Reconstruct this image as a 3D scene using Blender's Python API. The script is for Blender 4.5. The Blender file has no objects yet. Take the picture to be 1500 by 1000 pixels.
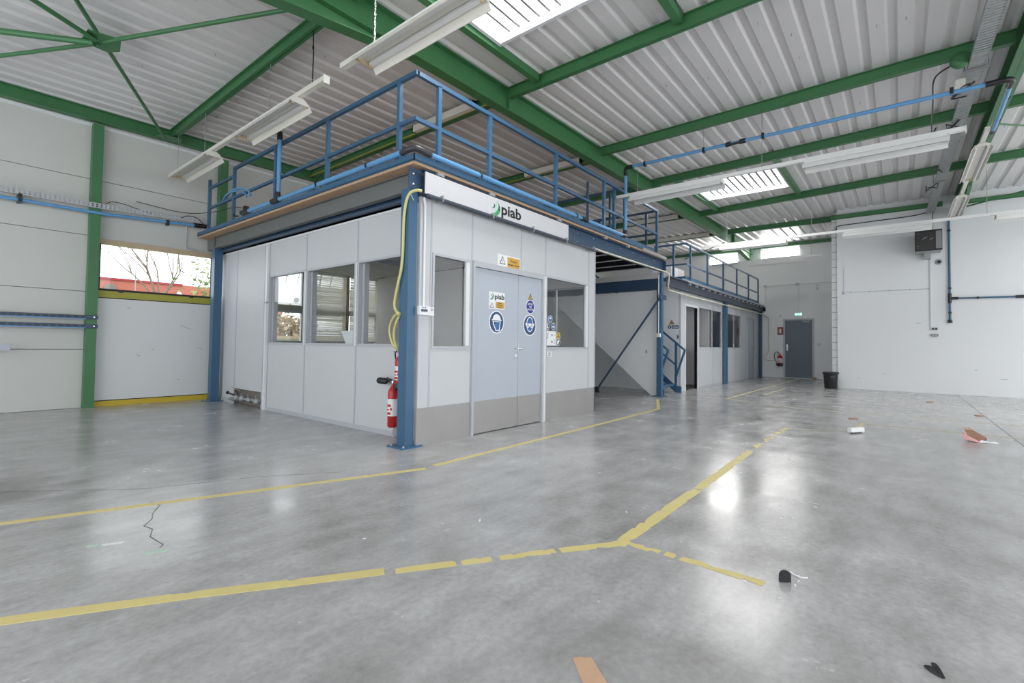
import bpy, math, random
from mathutils import Vector, Matrix
random.seed(11)
S = bpy.context.scene
COL = S.collection
WL = {}                                   # world location of every object built (translation only)

# ------------------------------------------------------------------ mesh builder
class MB:
    def __init__(s): s.v = []; s.f = []; s.sm = []
    def _add(s, vs, fs, smooth=False):
        n = len(s.v); s.v += [tuple(p) for p in vs]
        for f in fs: s.f.append([n + i for i in f]); s.sm.append(smooth)
        return s
    def box(s, x0, x1, y0, y1, z0, z1):
        x0, x1 = min(x0, x1), max(x0, x1); y0, y1 = min(y0, y1), max(y0, y1); z0, z1 = min(z0, z1), max(z0, z1)
        vs = [(x0,y0,z0),(x1,y0,z0),(x1,y1,z0),(x0,y1,z0),(x0,y0,z1),(x1,y0,z1),(x1,y1,z1),(x0,y1,z1)]
        return s._add(vs, [(0,3,2,1),(4,5,6,7),(0,1,5,4),(1,2,6,5),(2,3,7,6),(3,0,4,7)])
    def bar(s, p, q, w, h, up=(0,0,1)):
        p, q = Vector(p), Vector(q); d = (q - p).normalized(); up = Vector(up)
        a = d.cross(up)
        if a.length < 1e-4: a = d.cross(Vector((1,0,0)))
        a.normalize(); b = a.cross(d).normalized()
        vs = []
        for c in (p, q):
            for i, j in ((-1,-1),(1,-1),(1,1),(-1,1)): vs.append(c + a*(w/2*i) + b*(h/2*j))
        return s._add(vs, [(3,2,1,0),(4,5,6,7),(0,1,5,4),(1,2,6,5),(2,3,7,6),(3,0,4,7)])
    def tube(s, pts, r, n=10, cap=True, closed=False):
        pts = [Vector(p) for p in pts]; rs = r if isinstance(r, (list, tuple)) else [r]*len(pts)
        rings = []; a = None
        m = len(pts)
        for i, p in enumerate(pts):
            if closed: d = pts[(i+1) % m] - pts[i-1]
            else: d = pts[min(i+1, m-1)] - pts[max(i-1, 0)]
            d.normalize()
            if a is None:
                a = d.cross(Vector((0,0,1)))
                if a.length < 1e-3: a = d.cross(Vector((1,0,0)))
            a = (a - d*a.dot(d)).normalized(); b = d.cross(a)
            rings.append([p + (a*math.cos(2*math.pi*k/n) + b*math.sin(2*math.pi*k/n))*rs[i] for k in range(n)])
        vs = [q for rg in rings for q in rg]; fs = []
        for i in range(m if closed else m-1):
            j = (i+1) % m
            for k in range(n): fs.append((i*n+k, i*n+(k+1)%n, j*n+(k+1)%n, j*n+k))
        s._add(vs, fs, True)
        if cap and not closed:
            s._add(rings[0], [tuple(range(n))[::-1]]); s._add(rings[-1], [tuple(range(n))])
        return s
    def lathe(s, c, prof, n=24, axis='z'):
        """prof = [(r, h)], revolved about the vertical (or x / y) line through c"""
        vs = []; fs = []
        for r, h in prof:
            for k in range(n):
                t = 2*math.pi*k/n; u, w = r*math.cos(t), r*math.sin(t)
                vs.append((c[0]+u, c[1]+w, c[2]+h) if axis == 'z' else ((c[0]+h, c[1]+u, c[2]+w) if axis == 'x' else (c[0]+w, c[1]+h, c[2]+u)))
        for i in range(len(prof)-1):
            for k in range(n): fs.append((i*n+k, i*n+(k+1)%n, (i+1)*n+(k+1)%n, (i+1)*n+k))
        s._add(vs, fs, True)
        m = len(prof)-1
        s._add(vs[:n], [tuple(range(n))[::-1]]); s._add(vs[m*n:], [tuple(range(n))])
        return s
    def prism(s, poly, d0, d1, fr):
        """extrude a flat outline [(a,b)] between depths d0 and d1; fr maps (a,b,d) to a point"""
        n = len(poly)
        vs = [fr(a, b, d0) for a, b in poly] + [fr(a, b, d1) for a, b in poly]
        return s._add(vs, [tuple(range(n))[::-1], tuple(range(n, 2*n))] + [(i, (i+1)%n, n+(i+1)%n, n+i) for i in range(n)])
    def strip(s, pa, pb, d0, d1, fr):
        """band between two outlines of equal length (a ring or a swoosh)"""
        for i in range(len(pa)-1): s.prism([pa[i], pa[i+1], pb[i+1], pb[i]], d0, d1, fr)
        return s

def new(name, mb, mat, parent=None, loc=None, kind=None):
    vs = mb.v
    if parent is not None: L = Vector(WL[parent]) if loc is None else Vector(loc)
    elif loc is not None: L = Vector(loc)
    else:
        xs, ys, zs = zip(*vs); L = Vector(((min(xs)+max(xs))/2, (min(ys)+max(ys))/2, min(zs)))
    me = bpy.data.meshes.new(name)
    me.from_pydata([(v[0]-L.x, v[1]-L.y, v[2]-L.z) for v in vs], [], mb.f)
    me.polygons.foreach_set('use_smooth', mb.sm)
    me.materials.append(mat)
    me.update()
    o = bpy.data.objects.new(name, me); COL.objects.link(o)
    if parent is not None:
        o.parent = parent; o.location = L - Vector(WL[parent])
    else: o.location = L
    WL[o] = L.copy()
    if kind: o['kind'] = kind
    return o

def tag(o, label, cat, group=None, kind=None):
    o['label'] = label; o['category'] = cat
    if group: o['group'] = group
    if kind: o['kind'] = kind
    return o

def thing(name, loc, label=None, cat=None, group=None):
    o = bpy.data.objects.new(name, None); COL.objects.link(o)
    o.location = loc; o.empty_display_size = 0.1; WL[o] = Vector(loc)
    if label: tag(o, label, cat, group)
    return o

def dup(root, loc, label, rotz=0.0):
    """a thing with copies of its parts and sub-parts"""
    def rec(o, par):
        c = o.copy(); COL.objects.link(c)
        if par is not None: c.parent = par
        for ch in [k for k in ALL if k.parent == o]: rec(ch, c)
        return c
    ALL = list(COL.objects)
    r = rec(root, None); r.location = loc; r.rotation_euler = (0, 0, rotz); r['label'] = label; WL[r] = Vector(loc)
    return r

def FY(x, y, z):                          # a frame on a wall that faces the camera side (-y): a to the right, b up, d towards us
    return lambda a, b, d: (x+a, y-d, z+b)
def FX(x, y, z):                          # a frame on a wall facing -x: a to the right (-y), b up
    return lambda a, b, d: (x-d, y-a, z+b)
def FZ(x, y, z):                          # flat on the floor
    return lambda a, b, d: (x+a, y+b, z+d)

def text_mb(txt, h, fr, d=0.002, width=None, bold=0.0, center=True):
    cu = bpy.data.curves.new('lettering', 'FONT'); cu.body = txt; cu.size = 1.0; cu.resolution_u = 4
    cu.offset = bold; cu.align_x = 'LEFT'; cu.space_line = 0.9
    ob = bpy.data.objects.new('lettering', cu)
    me = bpy.data.meshes.new_from_object(ob)
    xs = [v.co.x for v in me.vertices]; ys = [v.co.y for v in me.vertices]
    x0, x1, y0, y1 = min(xs), max(xs), min(ys), max(ys)
    k = h/(y1-y0); kx = k if width is None else width/(x1-x0)
    mb = MB(); ox = -(x1-x0)*kx/2 if center else 0; oy = -h/2 if center else 0
    mb._add([fr((v.co.x-x0)*kx+ox, (v.co.y-y0)*k+oy, d) for v in me.vertices], [tuple(p.vertices) for p in me.polygons])
    bpy.data.objects.remove(ob); bpy.data.meshes.remove(me); bpy.data.curves.remove(cu)
    return mb

def circle(r, n=28, cx=0, cy=0, ry=None):
    ry = ry or r
    return [(cx+r*math.cos(2*math.pi*k/n), cy+ry*math.sin(2*math.pi*k/n)) for k in range(n)]

# ------------------------------------------------------------------ materials
def lin(r, g, b):
    f = lambda c: (c/255/12.92) if c/255 <= 0.04045 else ((c/255+0.055)/1.055)**2.4
    return (f(r), f(g), f(b), 1)
def mat(name, col, rough=0.5, metal=0.0, var=0.06, scale=6.0, bump=0.0, bscale=40.0, spec=0.5, coord='Object'):
    m = bpy.data.materials.new(name); m.use_nodes = True
    nt = m.node_tree; N = nt.nodes; b = N['Principled BSDF']
    b.inputs['Roughness'].default_value = rough; b.inputs['Metallic'].default_value = metal
    b.inputs['Specular IOR Level'].default_value = spec
    tc = N.new('ShaderNodeTexCoord'); no = N.new('ShaderNodeTexNoise')
    no.inputs['Scale'].default_value = scale; no.inputs['Detail'].default_value = 4
    nt.links.new(tc.outputs[coord], no.inputs['Vector'])
    mx = N.new('ShaderNodeMix'); mx.data_type = 'RGBA'
    mx.inputs['A'].default_value = tuple(c*(1-var) for c in col[:3])+(1,)
    mx.inputs['B'].default_value = tuple(min(1, c*(1+var)) for c in col[:3])+(1,)
    nt.links.new(no.outputs['Fac'], mx.inputs['Factor']); nt.links.new(mx.outputs['Result'], b.inputs['Base Color'])
    if bump:
        n2 = N.new('ShaderNodeTexNoise'); n2.inputs['Scale'].default_value = bscale; n2.inputs['Detail'].default_value = 6
        nt.links.new(tc.outputs[coord], n2.inputs['Vector'])
        bp = N.new('ShaderNodeBump'); bp.inputs['Strength'].default_value = bump; bp.inputs['Distance'].default_value = 0.01
        nt.links.new(n2.outputs['Fac'], bp.inputs['Height']); nt.links.new(bp.outputs['Normal'], b.inputs['Normal'])
    return m
def emit(name, col, k):
    m = bpy.data.materials.new(name); m.use_nodes = True; nt = m.node_tree; nt.nodes.clear()
    o = nt.nodes.new('ShaderNodeOutputMaterial'); e = nt.nodes.new('ShaderNodeEmission')
    e.inputs['Color'].default_value = col; e.inputs['Strength'].default_value = k
    nt.links.new(e.outputs[0], o.inputs['Surface']); return m
def glass(name, tint=(0.93, 0.95, 0.95, 1), ior=1.5):
    m = bpy.data.materials.new(name); m.use_nodes = True; nt = m.node_tree; nt.nodes.clear()
    N = nt.nodes.new; o = N('ShaderNodeOutputMaterial'); t = N('ShaderNodeBsdfTransparent'); g = N('ShaderNodeBsdfGlossy')
    t.inputs['Color'].default_value = tint; g.inputs['Roughness'].default_value = 0.01
    fr = N('ShaderNodeFresnel'); fr.inputs['IOR'].default_value = ior; mx = N('ShaderNodeMixShader')
    ge = N('ShaderNodeNewGeometry'); fl = N('ShaderNodeMath'); fl.operation = 'SUBTRACT'; fl.inputs[0].default_value = 1.0; mu = N('ShaderNodeMath'); mu.operation = 'MULTIPLY'
    nt.links.new(ge.outputs['Backfacing'], fl.inputs[1]); nt.links.new(fr.outputs[0], mu.inputs[0]); nt.links.new(fl.outputs[0], mu.inputs[1])
    nt.links.new(mu.outputs[0], mx.inputs['Fac']); nt.links.new(t.outputs[0], mx.inputs[1]); nt.links.new(g.outputs[0], mx.inputs[2])
    nt.links.new(mx.outputs[0], o.inputs['Surface']); return m
def roof_glazing():
    m = bpy.data.materials.new('roof_light_sheet'); m.use_nodes = True; nt = m.node_tree; nt.nodes.clear()
    N = nt.nodes.new; o = N('ShaderNodeOutputMaterial'); t = N('ShaderNodeBsdfTransparent'); g = N('ShaderNodeBsdfTranslucent')
    t.inputs['Color'].default_value = (.95,.97,1,1); g.inputs['Color'].default_value = (.95,.97,1,1)
    mx = N('ShaderNodeMixShader'); mx.inputs['Fac'].default_value = 0.3
    nt.links.new(t.outputs[0], mx.inputs[1]); nt.links.new(g.outputs[0], mx.inputs[2]); nt.links.new(mx.outputs[0], o.inputs['Surface'])
    return m

M = dict(
    green = mat('green_steel_paint', (0.050, 0.178, 0.068, 1), .42, var=.12, scale=3),
    blue = mat('blue_steel_paint', (0.042, 0.118, 0.215, 1), .40, var=.10, scale=4),
    slate = mat('slate_steel_paint', (0.055, 0.068, 0.095, 1), .45, var=.10, scale=4),
    zinc = mat('dull_zinc_steel', (0.165, 0.175, 0.175, 1), .5, metal=.2, var=.12, scale=6),
    navy = mat('navy_steel_paint', (0.036, 0.078, 0.145, 1), .42, var=.10, scale=4),
    pipe = mat('light_blue_pipe', (0.115, 0.315, 0.580, 1), .35, var=.05),
    sheet = mat('white_roof_sheet', (0.68, 0.665, 0.668, 1), .45, var=.08, scale=.9, coord='Generated'),
    panel = mat('grey_white_panel', (0.56, 0.575, 0.595, 1), .5, var=.03, scale=2),
    trim = mat('grey_aluminium_trim', (0.46, 0.475, 0.51, 1), .4, var=.04),
    trim_w = mat('white_aluminium_trim', (0.74, 0.75, 0.77, 1), .35, var=.03),
    leaf = mat('blue_grey_door_paint', (0.435, 0.48, 0.545, 1), .45, var=.03, scale=2),
    doorg = mat('dark_grey_door_paint', (0.135, 0.17, 0.21, 1), .45, var=.05, scale=2),
    kick = mat('brushed_kick_plate', (0.345, 0.335, 0.33, 1), .42, metal=.25, var=.10, scale=2.5),
    wallp = mat('insulated_wall_panel', (0.56, 0.567, 0.54, 1), .5, var=.04, scale=1.2),
    white = mat('white_wall_paint', (0.69, 0.705, 0.715, 1), .7, var=.03, scale=1.5, bump=.05, bscale=60),
    white_lit = mat('white_wall_paint_lit', (0.82, 0.83, 0.84, 1), .7, var=.02, scale=1.5, bump=.05, bscale=60),  # the same white, raised to stand in for light missing on these faces
    block = mat('white_block_wall', (0.62, 0.625, 0.63, 1), .8, var=.08, scale=5, bump=.25, bscale=30),
    lamp = mat('cream_lamp_enamel', (0.72, 0.70, 0.64, 1), .35, var=.04),
    lampw = mat('white_lamp_enamel', (0.78, 0.78, 0.77, 1), .35, var=.03),
    oldend = mat('yellowed_plastic', (0.62, 0.49, 0.30, 1), .5, var=.1),
    black = mat('black_plastic', (0.012, 0.012, 0.014, 1), .38, var=.2),
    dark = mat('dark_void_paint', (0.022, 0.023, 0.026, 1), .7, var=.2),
    galv = mat('galvanised_steel', (0.34, 0.355, 0.36, 1), .42, metal=.35, var=.16, scale=8),
    chrome = mat('chrome', (0.72, 0.72, 0.73, 1), .22, metal=1.0, var=.03),
    wood = mat('particle_board', (0.50, 0.33, 0.21, 1), .7, var=.16, scale=18),
    tan = mat('tan_lintel_paint', (0.53, 0.41, 0.28, 1), .6, var=.06),
    olive = mat('olive_yellow_paint', (0.38, 0.36, 0.055, 1), .5, var=.08),
    yellow = mat('yellow_seal_paint', (0.58, 0.42, 0.03, 1), .5, var=.12),
    tape = mat('yellow_floor_tape', (0.63, 0.535, 0.215, 1), .5, var=.09, scale=9),
    tapef = mat('faded_yellow_paint', (0.50, 0.46, 0.27, 1), .45, var=.16, scale=12),
    peach = mat('peach_floor_tape', (0.56, 0.36, 0.23, 1), .6, var=.14, scale=14),
    cable = mat('pale_cream_cable', (0.62, 0.60, 0.46, 1), .45, var=.03),
    hose = mat('cream_yellow_hose', (0.56, 0.53, 0.22, 1), .4, var=.05),
    red = mat('fire_red', (0.50, 0.020, 0.026, 1), .3, var=.05),
    paper = mat('white_print', (0.82, 0.83, 0.84, 1), .5, var=.02),
    board = mat('sign_board_white', (0.60, 0.60, 0.62, 1), .5, var=.02),
    ink = mat('black_print', (0.010, 0.010, 0.011, 1), .5, var=.05),
    orange = mat('orange_print', (0.62, 0.36, 0.055, 1), .5, var=.04),
    signblue = mat('mandatory_blue_print', (0.012, 0.060, 0.165, 1), .45, var=.04),
    facebl = mat('mid_blue_print', (0.035, 0.135, 0.37, 1), .45, var=.03),
    violet = mat('violet_blue_print', (0.020, 0.030, 0.26, 1), .45, var=.03),
    lgreen = mat('logo_green_print', (0.055, 0.36, 0.14, 1), .45, var=.03),
    lmint = mat('logo_pale_green_print', (0.44, 0.66, 0.55, 1), .45, var=.03),
    lforest = mat('logo_dark_green_print', (0.020, 0.105, 0.07, 1), .45, var=.03),
    exitg = emit('lit_exit_green', (0.12, 0.62, 0.45, 1), 1.1),
    exitw = emit('lit_exit_white', (0.85, 1.0, 0.95, 1), 1.6),
    ceilt = mat('office_ceiling_tile', (0.68, 0.665, 0.645, 1), .8, var=.05),
    inner = mat('office_inner_wall', (0.76, 0.745, 0.74, 1), .6, var=.04),
    blind = mat('grey_blind_slat', (0.50, 0.49, 0.44, 1), .5, var=.05),
    timber = mat('brown_timber', (0.33, 0.20, 0.09, 1), .55, var=.15, scale=10),
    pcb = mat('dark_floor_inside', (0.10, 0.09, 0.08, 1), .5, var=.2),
    pit = mat('brown_concrete', (0.20, 0.175, 0.155, 1), .8, var=.25, scale=10),
    elbow = mat('grey_black_fitting', (0.035, 0.036, 0.042, 1), .3, var=.1),
    doorw = mat('white_door_panel', (0.70, 0.715, 0.72, 1), .45, var=.03, scale=1.5),
    crackm = mat('crack_dark_grey', (0.12, 0.115, 0.11, 1), .9, var=.1),  # dark grey line of the floor crack
    mint = mat('pale_mint_paint', (0.45, 0.60, 0.50, 1), .5, var=.08, scale=20),
    pearl = mat('white_floor_paint', (0.72, 0.73, 0.72, 1), .5, var=.08, scale=20),
    rubber = mat('black_rubber', (0.02, 0.021, 0.025, 1), .55, var=.4, scale=60, bump=.2),
    card = mat('brown_card', (0.36, 0.20, 0.135, 1), .7, var=.12),
    pink = mat('pink_paper', (0.72, 0.38, 0.36, 1), .6, var=.06),
    screen = mat('dark_display', (0.02, 0.022, 0.028, 1), .2, var=.05),
    grille = mat('dark_grille', (0.03, 0.028, 0.028, 1), .45, var=.2),
    greyv = mat('grey_vane', (0.22, 0.22, 0.22, 1), .45, var=.05),
    maroon = mat('maroon_sign_print', (0.34, 0.030, 0.036, 1), .45, var=.03),
    brick = mat('red_brick_far', (0.46, 0.145, 0.105, 1), .85, var=.15, scale=20),
    stone = mat('pale_far_wall', (0.72, 0.73, 0.74, 1), .8, var=.03),
    bark = mat('grey_bark', (0.20, 0.165, 0.13, 1), .9, var=.2, scale=12),
    foliage = mat('light_green_leaves', (0.24, 0.31, 0.11, 1), .7, var=.3, scale=5),
    foliageb = mat('brown_shrub_leaves', (0.36, 0.27, 0.15, 1), .8, var=.3, scale=5),
    grass = mat('lawn', (0.20, 0.24, 0.11, 1), .9, var=.2, scale=3),
    laptop = mat('silver_laptop_shell', (0.84, 0.88, 0.88, 1), .35, var=.02),
    glassc = glass('clear_glass', (0.98, 0.985, 0.985, 1)),
    glassr = glass('office_glass', (0.975, 0.98, 0.98, 1), 1.55), glassm = glass('far_office_glass', (0.96, 0.965, 0.97, 1), 2.1),
    rooflt = roof_glazing(),
)

def translucent(m, k, col):
    nt = m.node_tree; b = nt.nodes['Principled BSDF']; o = nt.nodes['Material Output']
    t = nt.nodes.new('ShaderNodeBsdfTranslucent'); t.inputs['Color'].default_value = col; mx = nt.nodes.new('ShaderNodeMixShader'); mx.inputs['Fac'].default_value = k
    nt.links.new(b.outputs[0], mx.inputs[1]); nt.links.new(t.outputs[0], mx.inputs[2]); nt.links.new(mx.outputs[0], o.inputs['Surface'])
translucent(M['blind'], .35, (.62, .60, .53, 1))

def floor_mat():
    m = bpy.data.materials.new('polished_concrete'); m.use_nodes = True
    nt = m.node_tree; N = nt.nodes; L = nt.links.new; b = N['Principled BSDF']
    tc = N.new('ShaderNodeTexCoord')
    def noise(scale, det=6, rgh=.6, vec=None):
        n = N.new('ShaderNodeTexNoise'); n.inputs['Scale'].default_value = scale; n.inputs['Detail'].default_value = det
        n.inputs['Roughness'].default_value = rgh; L(vec or tc.outputs['Object'], n.inputs['Vector']); return n.outputs['Fac']
    def math_(op, a, c=None, d=None):
        n = N.new('ShaderNodeMath'); n.operation = op
        for i, v in enumerate((a, c, d)):
            if v is None: continue
            if isinstance(v, (int, float)): n.inputs[i].default_value = v
            else: L(v, n.inputs[i])
        return n.outputs[0]
    def ramp(f, p0, c0, p1, c1):
        r = N.new('ShaderNodeValToRGB'); r.color_ramp.elements[0].position = p0; r.color_ramp.elements[1].position = p1
        r.color_ramp.elements[0].color = c0; r.color_ramp.elements[1].color = c1; L(f, r.inputs[0]); return r.outputs[0]
    mp = N.new('ShaderNodeMapping'); mp.inputs['Scale'].default_value = (1, 3.2, 1); mp.inputs['Rotation'].default_value = (0, 0, .75)
    L(tc.outputs['Object'], mp.inputs['Vector'])
    big = noise(.55, 4, .55); mid = noise(2.6, 6, .55); streak = noise(2.2, 6, .58, mp.outputs[0]); fine = noise(30, 6, .65)
    def mix(kind, fac, a, c):
        n = N.new('ShaderNodeMix'); n.data_type = 'RGBA'; n.blend_type = kind
        if isinstance(fac, (int, float)): n.inputs['Factor'].default_value = fac
        else: L(fac, n.inputs['Factor'])
        for k, v in (('A', a), ('B', c)):
            if isinstance(v, tuple): n.inputs[k].default_value = v
            else: L(v, n.inputs[k])
        return n.outputs['Result']
    base = ramp(big, .33, (.368, .366, .364, 1), .68, (.472, .470, .476, 1))
    c = mix('MULTIPLY', .8, base, ramp(mid, .20, (.70, .69, .67, 1), .80, (1.20, 1.20, 1.21, 1)))
    c = mix('MULTIPLY', .7, c, ramp(streak, .20, (.66, .65, .63, 1), .80, (1.24, 1.24, 1.25, 1)))
    c = mix('MULTIPLY', .6, c, ramp(fine, .25, (.70, .70, .69, 1), .72, (1.17, 1.17, 1.17, 1)))
    # saw-cut joints: one across (x = 5.15), one along (y = -1.12), a third at x = 10.9
    sx = N.new('ShaderNodeSeparateXYZ'); L(tc.outputs['Object'], sx.inputs[0])
    X, Y = sx.outputs[0], sx.outputs[1]
    j1 = math_('LESS_THAN', math_('ABSOLUTE', math_('ADD', math_('SUBTRACT', X, 5.26), math_('MULTIPLY', Y, .115))), .006)
    j2 = math_('LESS_THAN', math_('ABSOLUTE', math_('ADD', Y, 1.12)), .011)
    j3 = math_('LESS_THAN', math_('ABSOLUTE', math_('SUBTRACT', math_('ADD', Y, math_('MULTIPLY', X, .19)), 4.6)), .004)
    j3 = math_('MULTIPLY', j3, math_('LESS_THAN', X, 2.1))
    c = mix('MIX', math_('MINIMUM', math_('MULTIPLY', j1, .45), 1), c, (.10, .10, .10, 1))
    c = mix('MIX', math_('MULTIPLY', j2, .95), c, (.09, .09, .09, 1))
    c = mix('MIX', math_('MULTIPLY', j3, .5), c, (.10, .10, .10, 1))
    # dark oil stain with a ragged edge by the left wall
    vd = N.new('ShaderNodeVectorMath'); vd.operation = 'DISTANCE'; L(tc.outputs['Object'], vd.inputs[0]); vd.inputs[1].default_value = (.30, 5.05, 0)
    st = N.new('ShaderNodeMapRange'); st.inputs['From Min'].default_value = .05; st.inputs['From Max'].default_value = .62; st.inputs['To Min'].default_value = .75; st.inputs['To Max'].default_value = 0
    L(math_('ADD', vd.outputs['Value'], math_('MULTIPLY', math_('SUBTRACT', mid, .5), .8)), st.inputs['Value'])
    c = mix('MIX', st.outputs[0], c, (.13, .115, .105, 1))
    # pale scuffs and dark specks
    sp = noise(60, 2, .5); c = mix('MIX', math_('MULTIPLY', math_('LESS_THAN', sp, .245), .40), c, (.12, .11, .10, 1))
    sw = noise(15, 3, .6); big2 = noise(1.1, 3, .5)
    c = mix('MIX', math_('MULTIPLY', math_('MULTIPLY', math_('GREATER_THAN', sw, .77), math_('GREATER_THAN', big2, .58)), .28), c, (.70, .70, .70, 1))
    L(c, b.inputs['Base Color'])
    r = N.new('ShaderNodeMapRange'); r.inputs['From Min'].default_value = .3; r.inputs['From Max'].default_value = .7
    r.inputs['To Min'].default_value = .15; r.inputs['To Max'].default_value = .29; L(mid, r.inputs['Value'])
    L(r.outputs[0], b.inputs['Roughness'])
    b.inputs['Specular IOR Level'].default_value = .62
    bp = N.new('ShaderNodeBump'); bp.inputs['Strength'].default_value = .06; bp.inputs['Distance'].default_value = .004
    L(mid, bp.inputs['Height']); L(bp.outputs['Normal'], b.inputs['Normal'])
    return m
M['floor'] = floor_mat()
# ================================================================== THE SETTING
def zr(x): return 4.87 + .0145*(x-3.5)               # underside of the roof sheets
XW, XR, YL, YR = 20.58, 16.43, 10.25, 1.36           # end wall, right wall, panelled wall, return of the right wall
XB, YB = -4.0, -8.0                                  # the hall runs on behind the camera

floor = new('floor', MB().box(XB, XW+.1, YB, YL+.1, -.12, 0), M['floor'], loc=(0,0,0), kind='structure')
# hairline crack and worn paint marks in the concrete
ck = MB(); pts = [(1.055,3.99),(1.02,3.93),(1.065,3.86),(.98,3.70),(.955,3.60),(.885,3.49),(.905,3.40),(.862,3.28),(.868,3.18),(.875,3.10),(.85,3.065)]
for (a, b), (c, d) in zip(pts, pts[1:]): ck.bar((a,b,.0012), (c,d,.0012), .0035, .0008)
for (a, b), (c, d) in zip([(.42,5.02),(1.1,4.36),(1.80,4.07)], [(1.1,4.36),(1.80,4.07),(2.3,3.72)]): ck.bar((a,b,.0010), (c,d,.0010), .0022, .0008)
new('crack', ck, M['crackm'], floor)
def blob(pts, w, seed):
    rnd = random.Random(seed); up, dn = [], []
    for i, (x, y) in enumerate(pts):
        x1, y1 = pts[min(i+1, len(pts)-1)]; x0, y0 = pts[max(i-1, 0)]
        t = Vector((x1-x0, y1-y0)).normalized(); n = Vector((-t.y, t.x))
        k = w*(.25 if i in (0, len(pts)-1) else rnd.uniform(.7, 1.1))
        up.append((x+n.x*k, y+n.y*k)); dn.append((x-n.x*k*rnd.uniform(.6,1), y-n.y*k))
    return up + dn[::-1]
def line_pts(a, b, n): return [(a[0]+(b[0]-a[0])*i/n, a[1]+(b[1]-a[1])*i/n) for i in range(n+1)]
new('paint_mark', MB().prism(blob(line_pts((.605,3.375),(.655,3.345),4), .018, 1), 0, .0012, FZ(0,0,0)), M['mint'], floor)
new('paint_mark', MB().prism(blob(line_pts((.662,3.34),(.755,3.29),6), .017, 2), 0, .0012, FZ(0,0,0)), M['pearl'], floor)
new('paint_mark', MB().prism(blob(line_pts((.765,3.045),(.875,2.99),6), .022, 3), 0, .0012, FZ(0,0,0)), M['mint'], floor)

# roof sheets: trapezoidal ribs running along x, with openings under two seen roof lights and two added unseen ones
HOLES = [(2.95, 4.44, 2.05, 3.82), (11.45, 12.95, 2.02, 3.84), (2.95, 4.44, -5.2, -3.4), (11.45, 12.95, -5.2, -3.4)]
prof = []; y = YB; P = .27
while y < YL + .1:
    prof += [(y, 0), (y+.150, 0), (y+.178, .04), (y+.242, .04)]
    y += P
rf = MB(); XS = sorted({XB, XW+.1, *[h[0] for h in HOLES], *[h[1] for h in HOLES]})
for (ya, da), (yb, db) in zip(prof, prof[1:]):
    ym = (ya+yb)/2
    cut = [h for h in HOLES if h[2] < ym < h[3]]
    xs = XS if cut else [XB, XW+.1]
    for xa, xb in zip(xs, xs[1:]):
        if any(h[0] <= xa and xb <= h[1] for h in cut): continue
        rf._add([(xa,ya,zr(xa)+da),(xb,ya,zr(xb)+da),(xb,yb,zr(xb)+db),(xa,yb,zr(xa)+db)], [(0,1,2,3)])
ceiling = new('ceiling', rf, M['sheet'], loc=(0,0,4.8), kind='structure')
sc = MB(); rnd = random.Random(5)
for i in range(150):
    x = rnd.uniform(-1, 16); yy = YB + P*round((rnd.uniform(-3, 10)-YB)/P) + .075
    if any(h[0]-.1 < x < h[1]+.1 and h[2]-.1 < yy < h[3]+.1 for h in HOLES): continue
    sc.tube([(x,yy,zr(x)+.01),(x+.006,yy,zr(x)-.035)], .004, 5)
new('screw_tips', sc, M['galv'], ceiling, kind='stuff')

# roof lights: the last two are unseen, added for their light
for i, (x0, x1, y0, y1) in enumerate(HOLES):
    k = MB(); z0 = zr(x0)-.03; h = .20
    for a, b, c, d in ((x0-.05,x0,y0-.05,y1+.05),(x1,x1+.05,y0-.05,y1+.05),(x0,x1,y0-.05,y0),(x0,x1,y1,y1+.05)): k.box(a, b, c, d, z0, z0+h)
    w = new('window_%d' % ((1, 2, 7, 8)[i]), k, M['trim_w'], kind='structure')
    new('glazing', MB().box(x0, x1, y0, y1, z0+.15, z0+.165), M['rooflt'], w)
    g = MB()
    for j in range(1, 12): yy = y0+(y1-y0)*j/12; g.box(x0, x1, yy-(.014 if x0 < 5 else .024), yy+(.014 if x0 < 5 else .024), z0+.09, z0+.125)
    new('glazing_bar', g, M['greyv'], w, kind='stuff')

# panelled wall (gable side): flat insulated panels with dark joints, openings for the sectional door and the office windows
def panels(x0, x1, zs, y0=YL, y1=YL+.05):
    mb = MB()
    for a, b in zip(zs, zs[1:]): mb.box(x0, x1, y0, y1, a+.004, b-.004)
    return mb
ZJ = [0, .94, 1.875, 2.79, 3.715, 4.62, 5.3]
wl = MB()
for x0, x1, zs in ((XB,1.85,ZJ), (1.85,3.56,[2.76,3.715,4.62,5.3]), (3.56,4.56,ZJ), (4.56,7.33,[0,1.10]), (4.56,7.33,[2.70,3.715,4.62,5.3]), (7.33,XW+.1,ZJ)):
    wl.v, wl.f, wl.sm = wl.v, wl.f, wl.sm
    p = panels(x0, x1, zs); wl._add(p.v, p.f)
wall_left = new('wall_left', wl, M['wallp'], loc=(0,YL,0), kind='structure')
bk = MB()
for x0, x1, z0, z1 in ((XB,1.85,0,5.3),(1.85,3.56,2.76,5.3),(3.56,4.56,0,5.3),(4.56,7.33,0,1.10),(4.56,7.33,2.70,5.3),(7.33,XW+.1,0,5.3)):
    bk.box(x0, x1, YL+.05, YL+.12, z0, z1)
new('cladding', bk, M['dark'], wall_left)
new('flashing', MB().box(XB, XW, YL-.02, YL, 4.575, 4.625), M['trim_w'], wall_left)

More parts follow.
